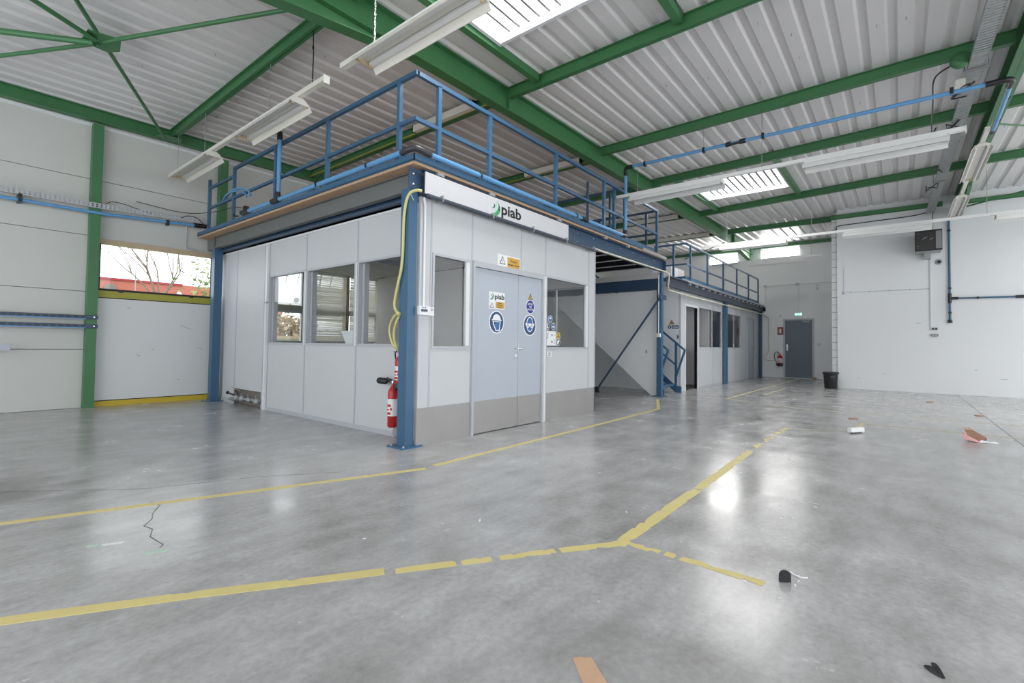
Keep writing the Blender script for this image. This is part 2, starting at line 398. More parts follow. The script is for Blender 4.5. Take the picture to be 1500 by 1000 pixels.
# end wall with the fire door and two high windows
DY0, DY1, DZ = 2.47, 3.34, 2.15
CL = [(2.85, 4.16, 4.56, 4.95), (5.00, 6.08, 4.50, 4.92)]
we = MB().box(XW, XW+.2, YR, DY0-.05, 0, 5.3).box(XW, XW+.2, DY0-.05, DY1+.05, DZ+.05, 4.50).box(XW, XW+.2, DY1+.05, YL+.1, 0, 4.50)
we.box(XW, XW+.2, DY0-.05, 4.16, 4.50, 4.56).box(XW, XW+.2, DY0-.05, 2.85, 4.56, 5.3).box(XW, XW+.2, 4.16, 5.0, 4.50, 5.3).box(XW, XW+.2, 6.08, YL+.1, 4.50, 5.3)
for a, b, z0, z1 in CL: we.box(XW, XW+.2, a, b, z1, 5.3)
wall_end = new('wall_end', we, M['white_lit'], kind='structure')
for i, (a, b, z0, z1) in enumerate(CL):
    f = MB().box(XW+.10, XW+.15, a, b, z0, z0+.03).box(XW+.10, XW+.15, a, b, z1-.03, z1).box(XW+.10, XW+.15, a, a+.03, z0, z1).box(XW+.10, XW+.15, b-.03, b, z0, z1)
    w = new('window_%d' % (i+3), f, M['trim_w'], kind='structure')
    new('pane', MB().box(XW+.12, XW+.13, a+.03, b-.03, z0+.03, z1-.03), M['glassc'], w)
    new('sill', MB().box(XW-.09, XW+.02, a-.02, b+.02, z0-.03, z0), M['greyv'], w)

d1 = thing('door_1', (XW-.02, (DY0+DY1)/2, 0)); d1['kind'] = 'structure'
fr = MB().box(XW-.03, XW+.12, DY0-.06, DY0, 0, DZ).box(XW-.03, XW+.12, DY1, DY1+.06, 0, DZ).box(XW-.03, XW+.12, DY0-.06, DY1+.06, DZ, DZ+.06)
new('door_frame', fr, M['trim'], d1)
lf = new('door_leaf', MB().box(XW+.00, XW+.05, DY0, DY1, .02, DZ), M['doorg'], d1)
new('threshold', MB().box(XW-.06, XW+.05, DY0-.05, DY1+.05, 0, .018), M['pearl'], d1)
hd = MB().box(XW-.012, XW, DY1-.085, DY1-.045, 1.02, 1.25).tube([(XW-.012,DY1-.065,1.13),(XW-.06,DY1-.065,1.13),(XW-.06,DY1-.19,1.13)], .011, 8)
new('handle', hd, M['chrome'], lf)
new('door_closer', MB().box(XW-.07, XW, DY0+.07, DY0+.30, 2.075, 2.125).bar((XW-.05,DY0+.2,2.13),(XW-.06,DY0+.5,2.17),.02,.012), M['galv'], lf)

wall_right = new('wall_right', MB().box(XR, XR+.2, YB, YR, 0, 5.3), M['white'], kind='structure')
for y, z, l in ((-.35,1.80,.10),(-.95,1.86,.06),(.35,.45,.07),(-1.9,.42,.12),(-1.45,.62,.05),(.9,.30,.05)):
    new('scuff', MB().bar((XR-.001,y,z),(XR-.001,y-l,z+.012),.002,.008), M['greyv'], wall_right)
wall_return = new('wall_return', MB().box(XR+.18, XW, YR, YR+.12, 0, 5.3), M['white'], kind='structure')
bl = MB()
for j in range(23): bl.box(XR+.03, XR+.18, YR+.002, YR+.13, .215*j+.006, .215*(j+1)-.006)
new('block_edge', bl, M['block'], wall_return)
new('mortar', MB().box(XR+.045, XR+.18, YR+.004, YR+.124, 0, 4.95), M['pit'], wall_return)

# sectional door in the panelled wall: tan lintel, glazed top section, olive rail, white panel, yellow bottom seal
d2 = thing('door_2', (2.705, YL, 0)); d2['kind'] = 'structure'
new('lintel', MB().box(1.84, 3.56, YL-.03, YL+.1, 2.685, 2.765), M['tan'], d2)
new('door_panel', MB().box(1.86, 3.56, YL+.005, YL+.05, .10, 1.785), M['doorw'], d2)
new('bottom_seal', MB().box(1.86, 3.56, YL-.01, YL+.05, 0, .085), M['yellow'], d2)
new('door_rail', MB().box(1.86, 3.56, YL-.005, YL+.05, 1.80, 1.91), M['olive'], d2)
wf = MB().box(1.86, 3.56, YL, YL+.05, 1.91, 1.945).box(1.86, 1.885, YL, YL+.05, 1.945, 2.685).box(3.52, 3.56, YL, YL+.05, 1.945, 2.685)
wf.box(1.86, 3.56, YL+.01, YL+.05, 1.785, 1.80).box(1.86, 3.56, YL+.01, YL+.05, .085, .10)
wfo = new('window_frame', wf, M['dark'], d2)
for x, z, l in ((3.05,1.38,.16),(3.32,.98,.10),(2.4,.85,.06),(2.62,.95,.04),(2.25,1.66,.05),(3.02,.40,.03)): new('scuff', MB().bar((x,YL+.004,z),(x+l,YL+.004,z-l*.45),.002,.006), M['greyv'], d2)
new('pane', MB().box(1.885, 3.52, YL+.02, YL+.03, 1.945, 2.685), M['glassc'], wfo)
for x in (2.16, 3.20): new('hinge', MB().box(x-.03, x+.03, YL-.02, YL, 1.895, 1.935).box(x-.012, x+.012, YL-.03, YL-.01, 1.905, 1.94), M['black'], d2)

# office windows in the panelled wall
w5 = thing('window_5', (4.95, YL, 1.10)); w5['kind'] = 'structure'
k = MB().box(4.56, 4.66, YL-.02, YL+.06, 1.10, 2.70).box(5.32, 5.42, YL-.02, YL+.06, 1.10, 2.70).box(4.66, 5.32, YL-.02, YL+.06, 1.735, 1.90).box(4.56, 5.42, YL-.02, YL+.06, 1.10, 1.125).box(4.66, 5.32, YL, YL+.06, 2.64, 2.70)
new('window_frame', k, M['trim'], w5)
new('pane', MB().box(4.66, 5.32, YL+.02, YL+.03, 1.125, 1.735), M['glassc'], w5)
new('pane', MB().box(4.66, 5.32, YL+.02, YL+.03, 1.90, 2.64), M['glassc'], w5)
w6 = thing('window_6', (6.38, YL, 1.10)); w6['kind'] = 'structure'
k = MB().box(5.42, 5.56, YL-.02, YL+.06, 1.10, 2.70).box(5.56, 6.37, YL-.02, YL+.06, 1.735, 1.85).box(6.45, 7.33, YL-.02, YL+.06, 1.735, 1.85).box(5.42, 7.33, YL-.02, YL+.06, 1.10, 1.13).box(5.42, 7.33, YL, YL+.06, 2.67, 2.70)
new('window_frame', k, M['trim'], w6)
new('mullion', MB().box(6.37, 6.45, YL-.08, YL+.06, 1.13, 2.67), M['timber'], w6)
for a, b in ((5.56,6.37),(6.45,7.33)):
    new('pane', MB().box(a, b, YL+.02, YL+.03, 1.13, 1.735), M['glassc'], w6); new('pane', MB().box(a, b, YL+.02, YL+.03, 1.85, 2.67), M['glassc'], w6)

# ================================================================== STEEL FRAME
def ibeam_x(mb, x0, x1, yc, zt, dep, bf, tf=.014, tw=.010):
    """I-section along x whose top follows zt(x)"""
    def slab(ya, yb, a, b):
        mb._add([(x0,ya,zt(x0)+a),(x1,ya,zt(x1)+a),(x1,yb,zt(x1)+a),(x0,yb,zt(x0)+a),(x0,ya,zt(x0)+b),(x1,ya,zt(x1)+b),(x1,yb,zt(x1)+b),(x0,yb,zt(x0)+b)],
                [(0,3,2,1),(4,5,6,7),(0,1,5,4),(1,2,6,5),(2,3,7,6),(3,0,4,7)])
    slab(yc-bf/2, yc+bf/2, -tf, 0); slab(yc-bf/2, yc+bf/2, -dep, -dep+tf); slab(yc-tw/2, yc+tw/2, -dep, 0)
    return mb
def haunch(mb, xa, za, xb, zb, yc, bf):
    """tapered wedge under a rafter: web plate and sloping flange from (xa,za) to (xb,zb)"""
    zt = lambda x: zr(x)-.34
    for y0, y1 in ((yc-.005, yc+.005),):
        mb._add([(xa,y0,za),(xb,y0,zb),(xb,y0,zt(xb)),(xa,y0,zt(xa)),(xa,y1,za),(xb,y1,zb),(xb,y1,zt(xb)),(xa,y1,zt(xa))], [(0,1,2,3),(7,6,5,4),(0,4,5,1),(1,5,6,2),(2,6,7,3),(3,7,4,0)])
    mb.bar((xa,yc,za), (xb,yc,zb), bf, .014, up=(0,0,1))
top = lambda x: zr(x)-.004
r1 = ibeam_x(MB(), XB, XW-.002, 4.53, top, .335, .155)
haunch(r1, 3.62, zr(3.62)-.345, .2, 4.02, 4.53, .155); haunch(r1, 17.9, zr(17.9)-.345, XW-.002, 4.50, 4.53, .155)
for x in (3.63, 5.41, 17.9): r1.box(x-.006, x+.006, 4.46, 4.60, zr(x)-.33, zr(x)-.006)
tag(new('rafter', r1, M['green']), 'deep green steel rafter with a haunch running over the blue-railed platform', 'beam', 'green steel rafters')
r2 = ibeam_x(MB(), XB, XR-.002, -1.20, top, .26, .155)
haunch(r2, 14.4, zr(14.4)-.30, XR-.002, 4.52, -1.20, .155)
tag(new('rafter', r2, M['green']), 'green steel rafter along the right edge with white lamps and blue pipe beneath', 'beam', 'green steel rafters')
r3 = ibeam_x(MB(), XB, XW-.002, 10.165, top, .195, .11)
tag(new('rafter', r3, M['green']), 'green steel eaves beam along the top of the panelled wall', 'beam', 'green steel rafters')

def purlin(xa, ya, xb, yb, label, dep=.16, w=.085, strip=False):
    mb = MB(); t = .008
    za, zb = zr(xa)-.003, zr(xb)-.003
    if ya > yb: xa, ya, za, xb, yb, zb = xb, yb, zb, xa, ya, za
    for o0, o1, h0, h1 in ((-w/2,w/2,-t,0),(-w/2,w/2,-dep,-dep+t),(-t/2,t/2,-dep,0)):
        mb._add([(xa+o0,ya,za+h0),(xa+o1,ya,za+h0),(xb+o1,yb,zb+h0),(xb+o0,yb,zb+h0),(xa+o0,ya,za+h1),(xa+o1,ya,za+h1),(xb+o1,yb,zb+h1),(xb+o0,yb,zb+h1)],
                [(0,3,2,1),(4,5,6,7),(0,1,5,4),(1,2,6,5),(2,3,7,6),(3,0,4,7)])
    o = tag(new('purlin', mb, M['green']), label, 'beam', 'green roof purlins')
    if strip: new('edge_strip', MB().bar((xa-w/2-.008,ya+.01,za-dep+.022),(xb-w/2-.008,yb-.01,zb-dep+.022),.014,.022), M['olive'], o)
    return o
A0, A1, B0, B1, C0 = 4.45, -1.12, 10.105, 4.61, -1.28
nth = ['first', 'second', 'third', 'fourth', 'fifth', 'sixth']
bayR = [(5.41,5.41),(8.22,8.12),(10.64,10.33),(14.10,13.45),(17.0,17.08)]
for i, (a, b) in enumerate(bayR):
    purlin(a, A0, b, A1 if i < 4 else 1.50, ['green purlin just past the nearer roof light, crossing the top of the picture',
        'green purlin that carries the long light-blue ceiling pipe and a white lamp row', 'green purlin just before the farther roof light, behind the long lamp row',
        'green purlin just past the farther roof light, above the white wall heater lamps', 'green purlin closest to the end wall in the middle bay'][i])
for i, a in enumerate((2.78, 5.41, 8.43, 10.8, 14.0, 17.0)):
    purlin(a, B0, a, B1, ['thick green purlin above the hanging lamps at upper left', 'green purlin over the near half of the blue-railed platform, cream batten on it',
        'green purlin over the middle of the blue-railed platform, cream batten on it', 'green purlin over the far stair end of the blue-railed platform',
        'green purlin over the lower far platform, nearest its stairs', 'green purlin over the lower far platform, towards the end wall'][i], strip=i in (1, 2))
purlin(2.78, A0, 2.78, A1, 'green purlin above the nearest hanging lamp, at the top edge')
for i, (a, b) in enumerate(((8.12,8.0),(10.33,10.2),(13.32,13.1))):
    purlin(a, C0, b, YB, ['green purlin right of the right-hand rafter, level with the blue pipe elbow', 'green purlin right of the right-hand rafter, in the middle of that bay', 'green purlin right of the right-hand rafter, nearest the white heater wall'][i])
def plate_beam(x, y0, y1, z0, z1, label):
    tag(new('wall_beam', MB().box(x-.06, x-.052, y0, y1, z0, z1).box(x-.06, x, y0, y1, z0, z0+.008).box(x-.06, x, y0, y1, z1-.008, z1), M['green']), label, 'beam')
plate_beam(XR-.002, -.90, YR+.13, 4.80, 4.92, 'green wall beam along the top of the white heater wall, above the heater')
plate_beam(XR-.002, -8, -1.30, 4.78, 4.88, 'green wall beam along the top of the white heater wall, right of the rafter')
plate_beam(XW-.002, YR+.14, 4.44, 4.97, 5.08, 'green wall beam at the head of the end wall, over the high window by the fire door')
plate_beam(XW-.002, 4.62, 10.1, 4.95, 5.06, 'green wall beam at the head of the end wall, over the lower far platform')
def trimmer(xa, xb, y, label):
    mb = MB(); mb.bar((xa,y,zr(xa)-.055), (xb,y,zr(xb)-.055), .09, .10)
    tag(new('trimmer_beam', mb, M['green']), label, 'beam', 'trimmers of the roof lights')
trimmer(2.83, 5.36, 3.93, 'short green trimmer on the left side of the nearer roof light')
trimmer(2.83, 5.36, 1.93, 'short green trimmer on the right side of the nearer roof light')
trimmer(10.66, 13.96, 3.95, 'short green trimmer on the left side of the farther roof light')
trimmer(10.50, 13.66, 1.91, 'short green trimmer on the right side of the farther roof light')

def wall_column(x, w, y0, y1, zt, label, z0=0):
    mb = MB().box(x-w/2, x+w/2, y0, y1, z0, zt)
    return tag(new('steel_column', mb, M['green']), label, 'column', 'green wall columns')
wall_column(1.775, .135, 10.11, 10.245, 4.60, 'green steel column beside the glazed sectional door')
wall_column(3.65, .135, 10.11, 10.245, 4.60, 'green steel column behind the far corner of the blue railing, above the door')
wall_column(5.46, .12, 10.11, 10.245, 4.60, 'short stretch of green column seen between the blue rail posts on the platform')
wall_column(7.38, .085, 10.11, 10.245, 4.60, 'green steel column inside the front office beside the blind')

# bracing under the near end of the roof
def brace(p, q, label, r=.024):
    tag(new('brace_tube', MB().tube([p, q], r, 8), M['green']), label, 'brace', 'green roof bracing')
n_ = (1.29, 7.36, 4.655)
brace(n_, (2.66, 10.06, 4.66), 'green brace tube running from the star-shaped joint down to the wall beam')
brace(n_, (0.02, 4.86, 4.66), 'green brace tube running from the star-shaped joint up to the top edge')
brace((1.30, 7.32, 4.63), (2.62, 4.60, 4.66), 'green brace tube running from the star-shaped joint right to the rafter')
brace((1.27, 7.40, 4.63), (-.10, 10.06, 4.66), 'green brace tube running from the star-shaped joint down to the left edge')
brace((1.22, 7.38, 4.60), (-1.2, 9.38, 4.62), 'thicker green strut running from the star-shaped joint to the left edge', .036)
brace((1.22, 7.30, 4.60), (-1.3, 5.75, 4.62), 'thin green strut beside the diagonal at the top left, above the star-shaped joint', .026)
tag(new('gusset_plate', MB().prism([(1.13,7.19),(1.42,7.13),(1.47,7.42),(1.38,7.56),(1.12,7.52)], 4.63, 4.645, FZ(0,0,0)), M['green']), 'green star-shaped gusset plate joining the roof braces at upper left', 'plate')
tag(new('gusset_plate', MB().prism([(2.52,10.07),(2.9,10.07),(2.86,9.88),(2.58,9.86)], 4.655, 4.668, FZ(0,0,0)), M['green']), 'small green gusset plate where purlin meets the wall beam', 'plate')
brace((17.3, 4.43, 4.70), (19.2, 2.95, 4.74), 'thin dark brace near the end wall, right of the rafter', .018)
brace((17.3, 4.62, 4.70), (19.9, 6.9, 4.74), 'thin dark brace near the end wall, left of the rafter', .018)
brace((10.9, -1.29, 4.78), (12.2, -2.55, 4.80), 'thin green brace at the right edge, beside the blue pipe', .014)
brace((16.2, -1.30, 4.66), (15.2, -3.0, 4.80), 'thin green brace at the right edge, just above the white heater wall', .018)
wall_back_unseen = new('wall_back_unseen', MB().box(XB-.2, XB, YB, -3.0, 0, 5.3).box(XB-.2, XB, -3.0, 9.6, 3.9, 5.3).box(XB-.2, XB, 9.6, YL+.1, 0, 5.3), M['wallp'], kind='structure')   # unseen wall added to hold back light; its opening sized for brightness
# ================================================================== FRONT PLATFORM (mezzanine) AND ITS POSTS
pf = thing('mezzanine_platform', (3.23, 3.95, 2.74), 'near blue-edged platform carried over the front office, board deck with tall railing', 'platform')
new('deck_board', MB().box(3.24, 10.24, 3.965, 10.12, 3.0, 3.035), M['wood'], pf)
ea = MB().box(3.228, 9.0, 3.948, 3.958, 3.028, 3.105).box(3.228, 3.238, 3.948, 10.12, 3.028, 3.105).box(3.228, 9.0, 3.948, 4.00, 3.035, 3.042).box(3.228, 3.29, 3.948, 10.12, 3.035, 3.042)
new('edge_angle', ea, M['blue'], pf)
ca = MB().box(9.0, 10.26, 3.945, 3.958, 3.005, 3.055); rb = MB()
for i in range(12): rb.box(9.05+i*.075, 9.09+i*.075, 3.946, 3.99, 3.055, 3.075)
new('edge_channel', ca, M['galv'], pf); new('deck_rib', rb, M['wood'], pf, kind='stuff')
fb = MB().box(3.40, 10.34, 4.06, 4.07, 2.745, 2.99).box(3.40, 10.34, 3.99, 4.09, 2.98, 2.99).box(3.40, 10.34, 3.99, 4.09, 2.745, 2.757).box(10.33, 10.34, 3.99, 4.09, 2.745, 2.99)
front_beam = new('front_beam', fb, M['navy'], pf)
for i in range(7):
    x = 6.69 + .523*i
    for z in (2.93, 2.79): new('bolt', MB().lathe((x,4.06,z), [(.011,0),(.011,-.012),(.004,-.016)], 8, 'y'), M['chrome'], front_beam)
new('end_plate', MB().box(3.245, 3.40, 4.045, 4.06, 2.765, 2.985), M['navy'], pf)
for z in (2.81, 2.92): new('bolt', MB().lathe((3.30,4.045,z), [(.016,0),(.016,-.014),(.006,-.018)], 8, 'y'), M['chrome'], pf)
sb = MB().box(3.41, 3.42, 4.07, 9.75, 2.79, 2.995).box(3.375, 3.46, 4.07, 9.75, 2.79, 2.80).box(3.375, 3.46, 4.07, 9.75, 2.985, 2.995)
new('side_beam', sb, M['zinc'], pf)
sb2 = MB().box(3.40, 3.48, 9.80, 10.12, 2.79, 2.995)
new('side_beam', sb2, M['zinc'], pf)
new('recess_shade', MB().box(3.52, 3.53, 4.1, 10.1, 2.76, 2.98).box(3.48, 3.58, 4.1, 10.1, 2.75, 2.76), M['navy'], pf)  # dark strip standing in for the shade in the recess below
bm = MB().box(10.36, 10.37, 4.2, 10.1, 2.37, 2.62).box(10.32, 10.42, 4.2, 10.1, 2.37, 2.382).box(10.32, 10.42, 4.2, 10.1, 2.608, 2.62)
new('stair_beam', bm, M['navy'], pf)
new('beam_fascia', MB().box(10.34, 10.37, 4.14, 10.1, 2.62, 2.745), M['inner'], pf)
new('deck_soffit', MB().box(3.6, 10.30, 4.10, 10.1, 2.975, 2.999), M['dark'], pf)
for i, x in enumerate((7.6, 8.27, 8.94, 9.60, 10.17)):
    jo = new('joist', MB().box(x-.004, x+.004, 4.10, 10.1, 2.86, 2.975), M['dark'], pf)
    new('flange', MB().box(x-.028, x+.028, 4.10, 10.1, 2.848, 2.860), M['trim_w'], jo)
for x in (3.62, 4.49, 6.03, 7.5, 8.4): new('deck_clip', MB().box(x-.05, x+.05, 3.955, 4.0, 2.965, 3.0), M['galv'], pf)

def post(x0, x1, y0, y1, z1, label, base=.12, m='blue', plate=True):
    t = thing('steel_post', ((x0+x1)/2, (y0+y1)/2, 0), label, 'post')
    new('shaft', MB().box(x0, x1, y0, y1, .012, z1), M[m], t)
    if plate:
        cx, cy = (x0+x1)/2, (y0+y1)/2
        b = new('base_plate', MB().box(cx-base, cx+base, cy-base, cy+base, 0, .014), M[m], t)
        bb = MB()
        for i in (-1, 1):
            for j in (-1, 1): bb.lathe((cx+i*base*.75, cy+j*base*.75, .014), [(.011,0),(.011,.012),(.005,.02)], 8)
        new('anchor_bolt', bb, M['galv'], b)
    return t
post(3.262, 3.375, 4.055, 4.19, 2.765, 'nearest blue steel post at the front corner of the office, yellow hose on it', .135)
post(3.39, 3.525, 9.72, 9.86, 2.79, 'blue steel post beside the glazed sectional door', .14)
p2_ = post(10.345, 10.455, 4.09, 4.20, 2.745, 'blue steel post at the foot of the stairs with a diagonal brace', .14)
new('brace_plate', MB().box(10.24, 10.60, 4.076, 4.088, 2.150, 2.255), M['navy'], p2_)
for x in (10.29, 10.53): new('bolt', MB().lathe((x,4.076,2.20), [(.014,0),(.014,-.012)], 8, 'y'), M['chrome'], p2_)
dbr = thing('diagonal_brace', (10.30, 5.66, 0), 'thin dark diagonal brace rod leaning from post to floor in front of white screen', 'brace')
new('rod', MB().bar((10.29,4.11,2.18), (10.29,5.64,.075), .045, .03), M['navy'], dbr)
new('foot_bracket', MB().box(10.24, 10.33, 5.58, 5.74, 0, .012).box(10.275, 10.295, 5.60, 5.72, .012, .12), M['black'], dbr)

# guardrail of the front platform
gr = thing('guardrail', (3.30, 4.02, 3.035), 'tall blue tubular guardrail around the near platform', 'railing')
def rail(mb, p, q, w=.045): return mb.bar(p, q, w, w)
for x in (3.63, 4.49, 5.995, 7.525, 8.345, 9.90): new('post', MB().box(x-.025, x+.025, 4.0, 4.045, 3.043, 4.0), M['blue'], gr)
for y in (4.30, 5.78, 7.22, 8.71): new('post', MB().box(3.278, 3.322, y-.025, y+.025, 3.043, 4.0), M['blue'], gr)
new('post', MB().box(3.278, 3.322, 9.76, 9.82, 3.043, 4.04), M['blue'], gr)
new('top_rail', rail(MB(), (3.30,4.0225,4.012), (9.925,4.0225,4.012)), M['blue'], gr)
new('top_rail', rail(MB(), (3.30,4.0,4.0125), (3.30,8.735,4.0125), .044), M['blue'], gr)
new('top_rail', rail(MB(), (3.30,8.73,3.885), (3.30,9.77,3.885), .04), M['blue'], gr)
new('mid_rail', rail(MB(), (3.30,4.0225,3.515), (9.90,4.0225,3.515), .04), M['blue'], gr)
new('mid_rail', rail(MB(), (3.30,4.0,3.516), (3.30,9.77,3.516), .039), M['blue'], gr)
new('toe_board', MB().box(8.30, 9.92, 4.05, 4.056, 3.037, 3.19), M['blue'], gr)
new('toe_board', MB().box(3.40, 8.30, 4.05, 4.056, 3.037, 3.075), M['navy'], gr)
gb = thing('guardrail', (9.90, 4.30, 3.035), 'short blue railing on the stair side of the near platform, farthest to the right', 'railing')
for y in (4.26, 5.4, 6.6): new('post', MB().box(9.88, 9.92, y-.02, y+.02, 3.036, 4.0), M['navy'], gb)
new('top_rail', rail(MB(), (9.90,4.05,4.01), (9.90,6.62,4.01), .04), M['navy'], gb)
new('mid_rail', rail(MB(), (9.90,4.05,3.52), (9.90,6.62,3.52), .04), M['navy'], gb)
new('toe_board', MB().box(9.895, 9.905, 4.06, 6.62, 3.037, 3.15), M['navy'], gb)
gg = thing('safety_gate', (8.10, 4.20, 3.035), 'blue pallet gate standing behind the front railing near the vertical blue pipe', 'gate')
new('post', MB().box(8.05, 8.10, 4.08, 4.13, 3.036, 4.03), M['blue'], gg)
new('post', MB().box(8.10, 8.14, 4.19, 4.23, 3.036, 4.02), M['navy'], gg)
new('post', MB().tube([(7.72,4.46,3.036),(7.72,4.46,4.13)], .024, 10), M['navy'], gg)
new('post', MB().box(8.10, 8.14, 6.3, 6.34, 3.036, 4.02), M['navy'], gg)
new('rail', rail(MB(), (8.12,4.19,4.0), (8.12,6.34,4.0), .04), M['navy'], gg)
new('rail', rail(MB(), (8.12,4.19,3.50), (8.12,6.34,3.50), .04), M['navy'], gg)

# long sign under the deck edge, with the company lettering and emblem
def emblem(parent, fr0, h, depth=.002, mint='lmint', wide=1.0):
    """a leaf-like crescent: dark upper edge running into a green foot, with a small dark comma"""
    fr = lambda a, b, d: fr0(a*wide, b, d)
    n = 22
    outer = []; inner = []
    for i in range(n+1):
        t = i/n; a = math.radians(78 - 200*t)
        outer.append((-.06 + .34*math.cos(a)*(1-.10*t), .03+.50*math.sin(a)))
        w = .03 + .20*max(0, math.sin(math.pi*min(1, t*1.0)))**1.2*t*1.3
        inner.append((-.06 + (.34-w*.9)*math.cos(a)*(1-.10*t) - .02*t, .06+(.50-w*1.2)*math.sin(a)))
    o = [(x*h, y*h) for x, y in outer]; ii = [(x*h, y*h) for x, y in inner]
    k = n//2 - 1
    new('emblem_upper', MB().strip(o[:k+1], ii[:k+1], 0, depth, fr), M['lforest'], parent)
    new('emblem_foot', MB().strip(o[k:], ii[k:], 0, depth, fr), M['lgreen'], parent)
    pale = ii[2:k+5]; cen = [((x-.10*h)*.62, y*.72+.03*h) for x, y in pale]
    new('emblem_pale_fill', MB().strip(pale, cen, 0, depth*.9, fr), M[mint], parent)  # pale green print inside the crescent
    c = [(-.10*h, .30*h), (-.04*h, .24*h), (-.02*h, .16*h), (-.05*h, .06*h), (-.12*h, .0*h), (-.19*h, -.02*h), (-.16*h, .04*h), (-.10*h, .10*h), (-.09*h, .18*h)]
    new('emblem_comma', MB().prism(c, 0, depth*1.1, fr), M['lforest'], parent)

sg = thing('sign_board', (4.75, 3.945, 2.71), 'long white fascia sign with green emblem and black lettering over the office doors', 'sign')
new('board', MB().box(3.385, 6.25, 3.945, 3.957, 2.715, 2.95), M['board'], sg)
emblem(sg, FY(4.535, 3.945, 2.81), .20, .002, 'lmint', 1.65)
new('lettering', text_mb('piab', .185, FY(4.855, 3.945, 2.815), width=.41, bold=.028), M['ink'], sg)

# grey conduit with a cream cable that continues to the right and drops to the far office
cd = thing('conduit', (5.2, 3.935, 2.66), 'grey conduit with cream cable running under the front edge of the near platform', 'conduit')
new('pipe', MB().tube([(3.40,3.925,2.69),(7.12,3.925,2.69)], .022, 10), M['slate'], cd)
new('cable', MB().tube([(7.0,3.925,2.716),(7.4,3.93,2.712),(10.28,3.95,2.735),(10.42,3.955,2.71),(10.44,3.96,2.62),(10.42,3.97,2.46),(10.46,3.985,2.385),(10.6,4.01,2.375),(12,4.02,2.355),(16,4.02,2.37),(20.28,4.02,2.385),(20.46,3.97,2.33),(20.545,3.90,2.25)], .017, 8), M['cable'], cd)
for i in range(5): new('cable_clip', MB().box(3.60+i*.85, 3.615+i*.85, 3.90, 3.99, 2.665, 2.735), M['galv'], cd)

# ================================================================== FRONT OFFICE
of = thing('modular_office', (5.4, 4.03, 0), 'grey-white modular office under the near platform with double doors and windows', 'office')
YF = 4.03; T = .045
def win_void(mb, fr, a0, a1, b0, b1, holes, d0=0, d1=T):
    """a wall sheet a0..a1 x b0..b1 with rectangular holes, made of boxes"""
    xs = sorted({a0, a1, *[h[0] for h in holes], *[h[1] for h in holes]})
    for xa, xb in zip(xs, xs[1:]):
        hs = sorted([h for h in holes if h[0] <= xa and xb <= h[1]], key=lambda h: h[2]); z = b0
        for h in hs:
            if h[2] > z: fr(mb, xa, xb, z, h[2])
            z = h[3]
        if z < b1: fr(mb, xa, xb, z, b1)
    return mb
HF = [(3.60, 4.185, 1.075, 2.095), (4.245, 5.745, 0, 2.075), (5.80, 7.015, 1.075, 2.105)]
HS = [(4.53, 5.445, 1.09, 2.14), (5.53, 6.745, 1.09, 2.145), (6.835, 7.95, 1.09, 2.15)]
new('front_wall', win_void(MB(), lambda mb, a, b, c, d: mb.box(a, b, YF, YF+T, c, d), 3.40, 7.25, 0, 2.70, HF), M['panel'], of)
new('side_wall', win_void(MB(), lambda mb, a, b, c, d: mb.box(3.59, 3.635, a, b, c, d), YF+T, 10.24, .0, 2.72, HS + [(8.17, 9.22, .0, .27)]), M['panel'], of)
new('rear_wall', win_void(MB(), lambda mb, a, b, c, d: mb.box(7.205, 7.25, a, b, c, d), YF+T, 10.24, 0, 2.70, [(4.22, 6.05, 1.08, 2.10)]), M['inner'], of)
new('ceiling_panel', MB().box(3.635, 7.205, YF+T, 10.24, 2.72, 2.74), M['ceilt'], of)
tg = MB()
for i in range(1, 6): tg.box(3.635+.6*i-.012, 3.635+.6*i+.012, YF+T, 10.24, 2.714, 2.72)
for i in range(1, 10): tg.box(3.635, 7.205, YF+.6*i-.012, YF+.6*i+.012, 2.713, 2.719)
new('ceiling_grid', tg, M['inner'], of)
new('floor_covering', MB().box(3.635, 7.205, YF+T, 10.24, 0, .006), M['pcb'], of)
for x, z0, z1 in ((3.558,.41,2.69),(4.213,.0,2.69),(5.183,2.09,2.69),(5.772,.0,2.69),(7.032,.40,2.69)): new('joint_strip', MB().box(x-.011, x+.011, YF-.005, YF+.001, z0, z1), M['trim'], of)
new('corner_strip', MB().box(7.225, 7.25, YF-.006, YF, 0, 2.70), M['trim'], of)
for y, z0, z1 in ((9.215,0,2.70),(8.055,0,2.70),(6.79,0,1.09),(6.79,2.145,2.70),(5.487,0,1.09),(5.487,2.14,2.70),(4.54,1.0,2.70)): new('joint_strip', MB().box(3.583, 3.591, y-.013, y+.013, z0, z1), M['trim'], of)

new('skirting', MB().box(3.580, 3.59, YF+.05, 8.06, 0, .055).box(3.582, 3.59, 9.22, 10.2, 0, .07), M['trim'], of)
new('head_rail', MB().box(3.578, 3.59, YF+.05, 10.2, 2.695, 2.72), M['trim_w'], of)
for x0, x1 in ((3.385, 4.235), (5.755, 7.245)): new('kick_plate', MB().box(x0, x1, YF-.006, YF, 0, .405), M['kick'], of)
def frame_y(x0, x1, z0, z1, w, y0, y1): return MB().box(x0, x1, y0, y1, z0, z0+w).box(x0, x1, y0, y1, z1-w, z1).box(x0, x0+w, y0, y1, z0+w, z1-w).box(x1-w, x1, y0, y1, z0+w, z1-w)
def frame_x(y0, y1, z0, z1, w, x0, x1): return MB().box(x0, x1, y0, y1, z0, z0+w).box(x0, x1, y0, y1, z1-w, z1).box(x0, x1, y0, y0+w, z0+w, z1-w).box(x0, x1, y1-w, y1, z0+w, z1-w)
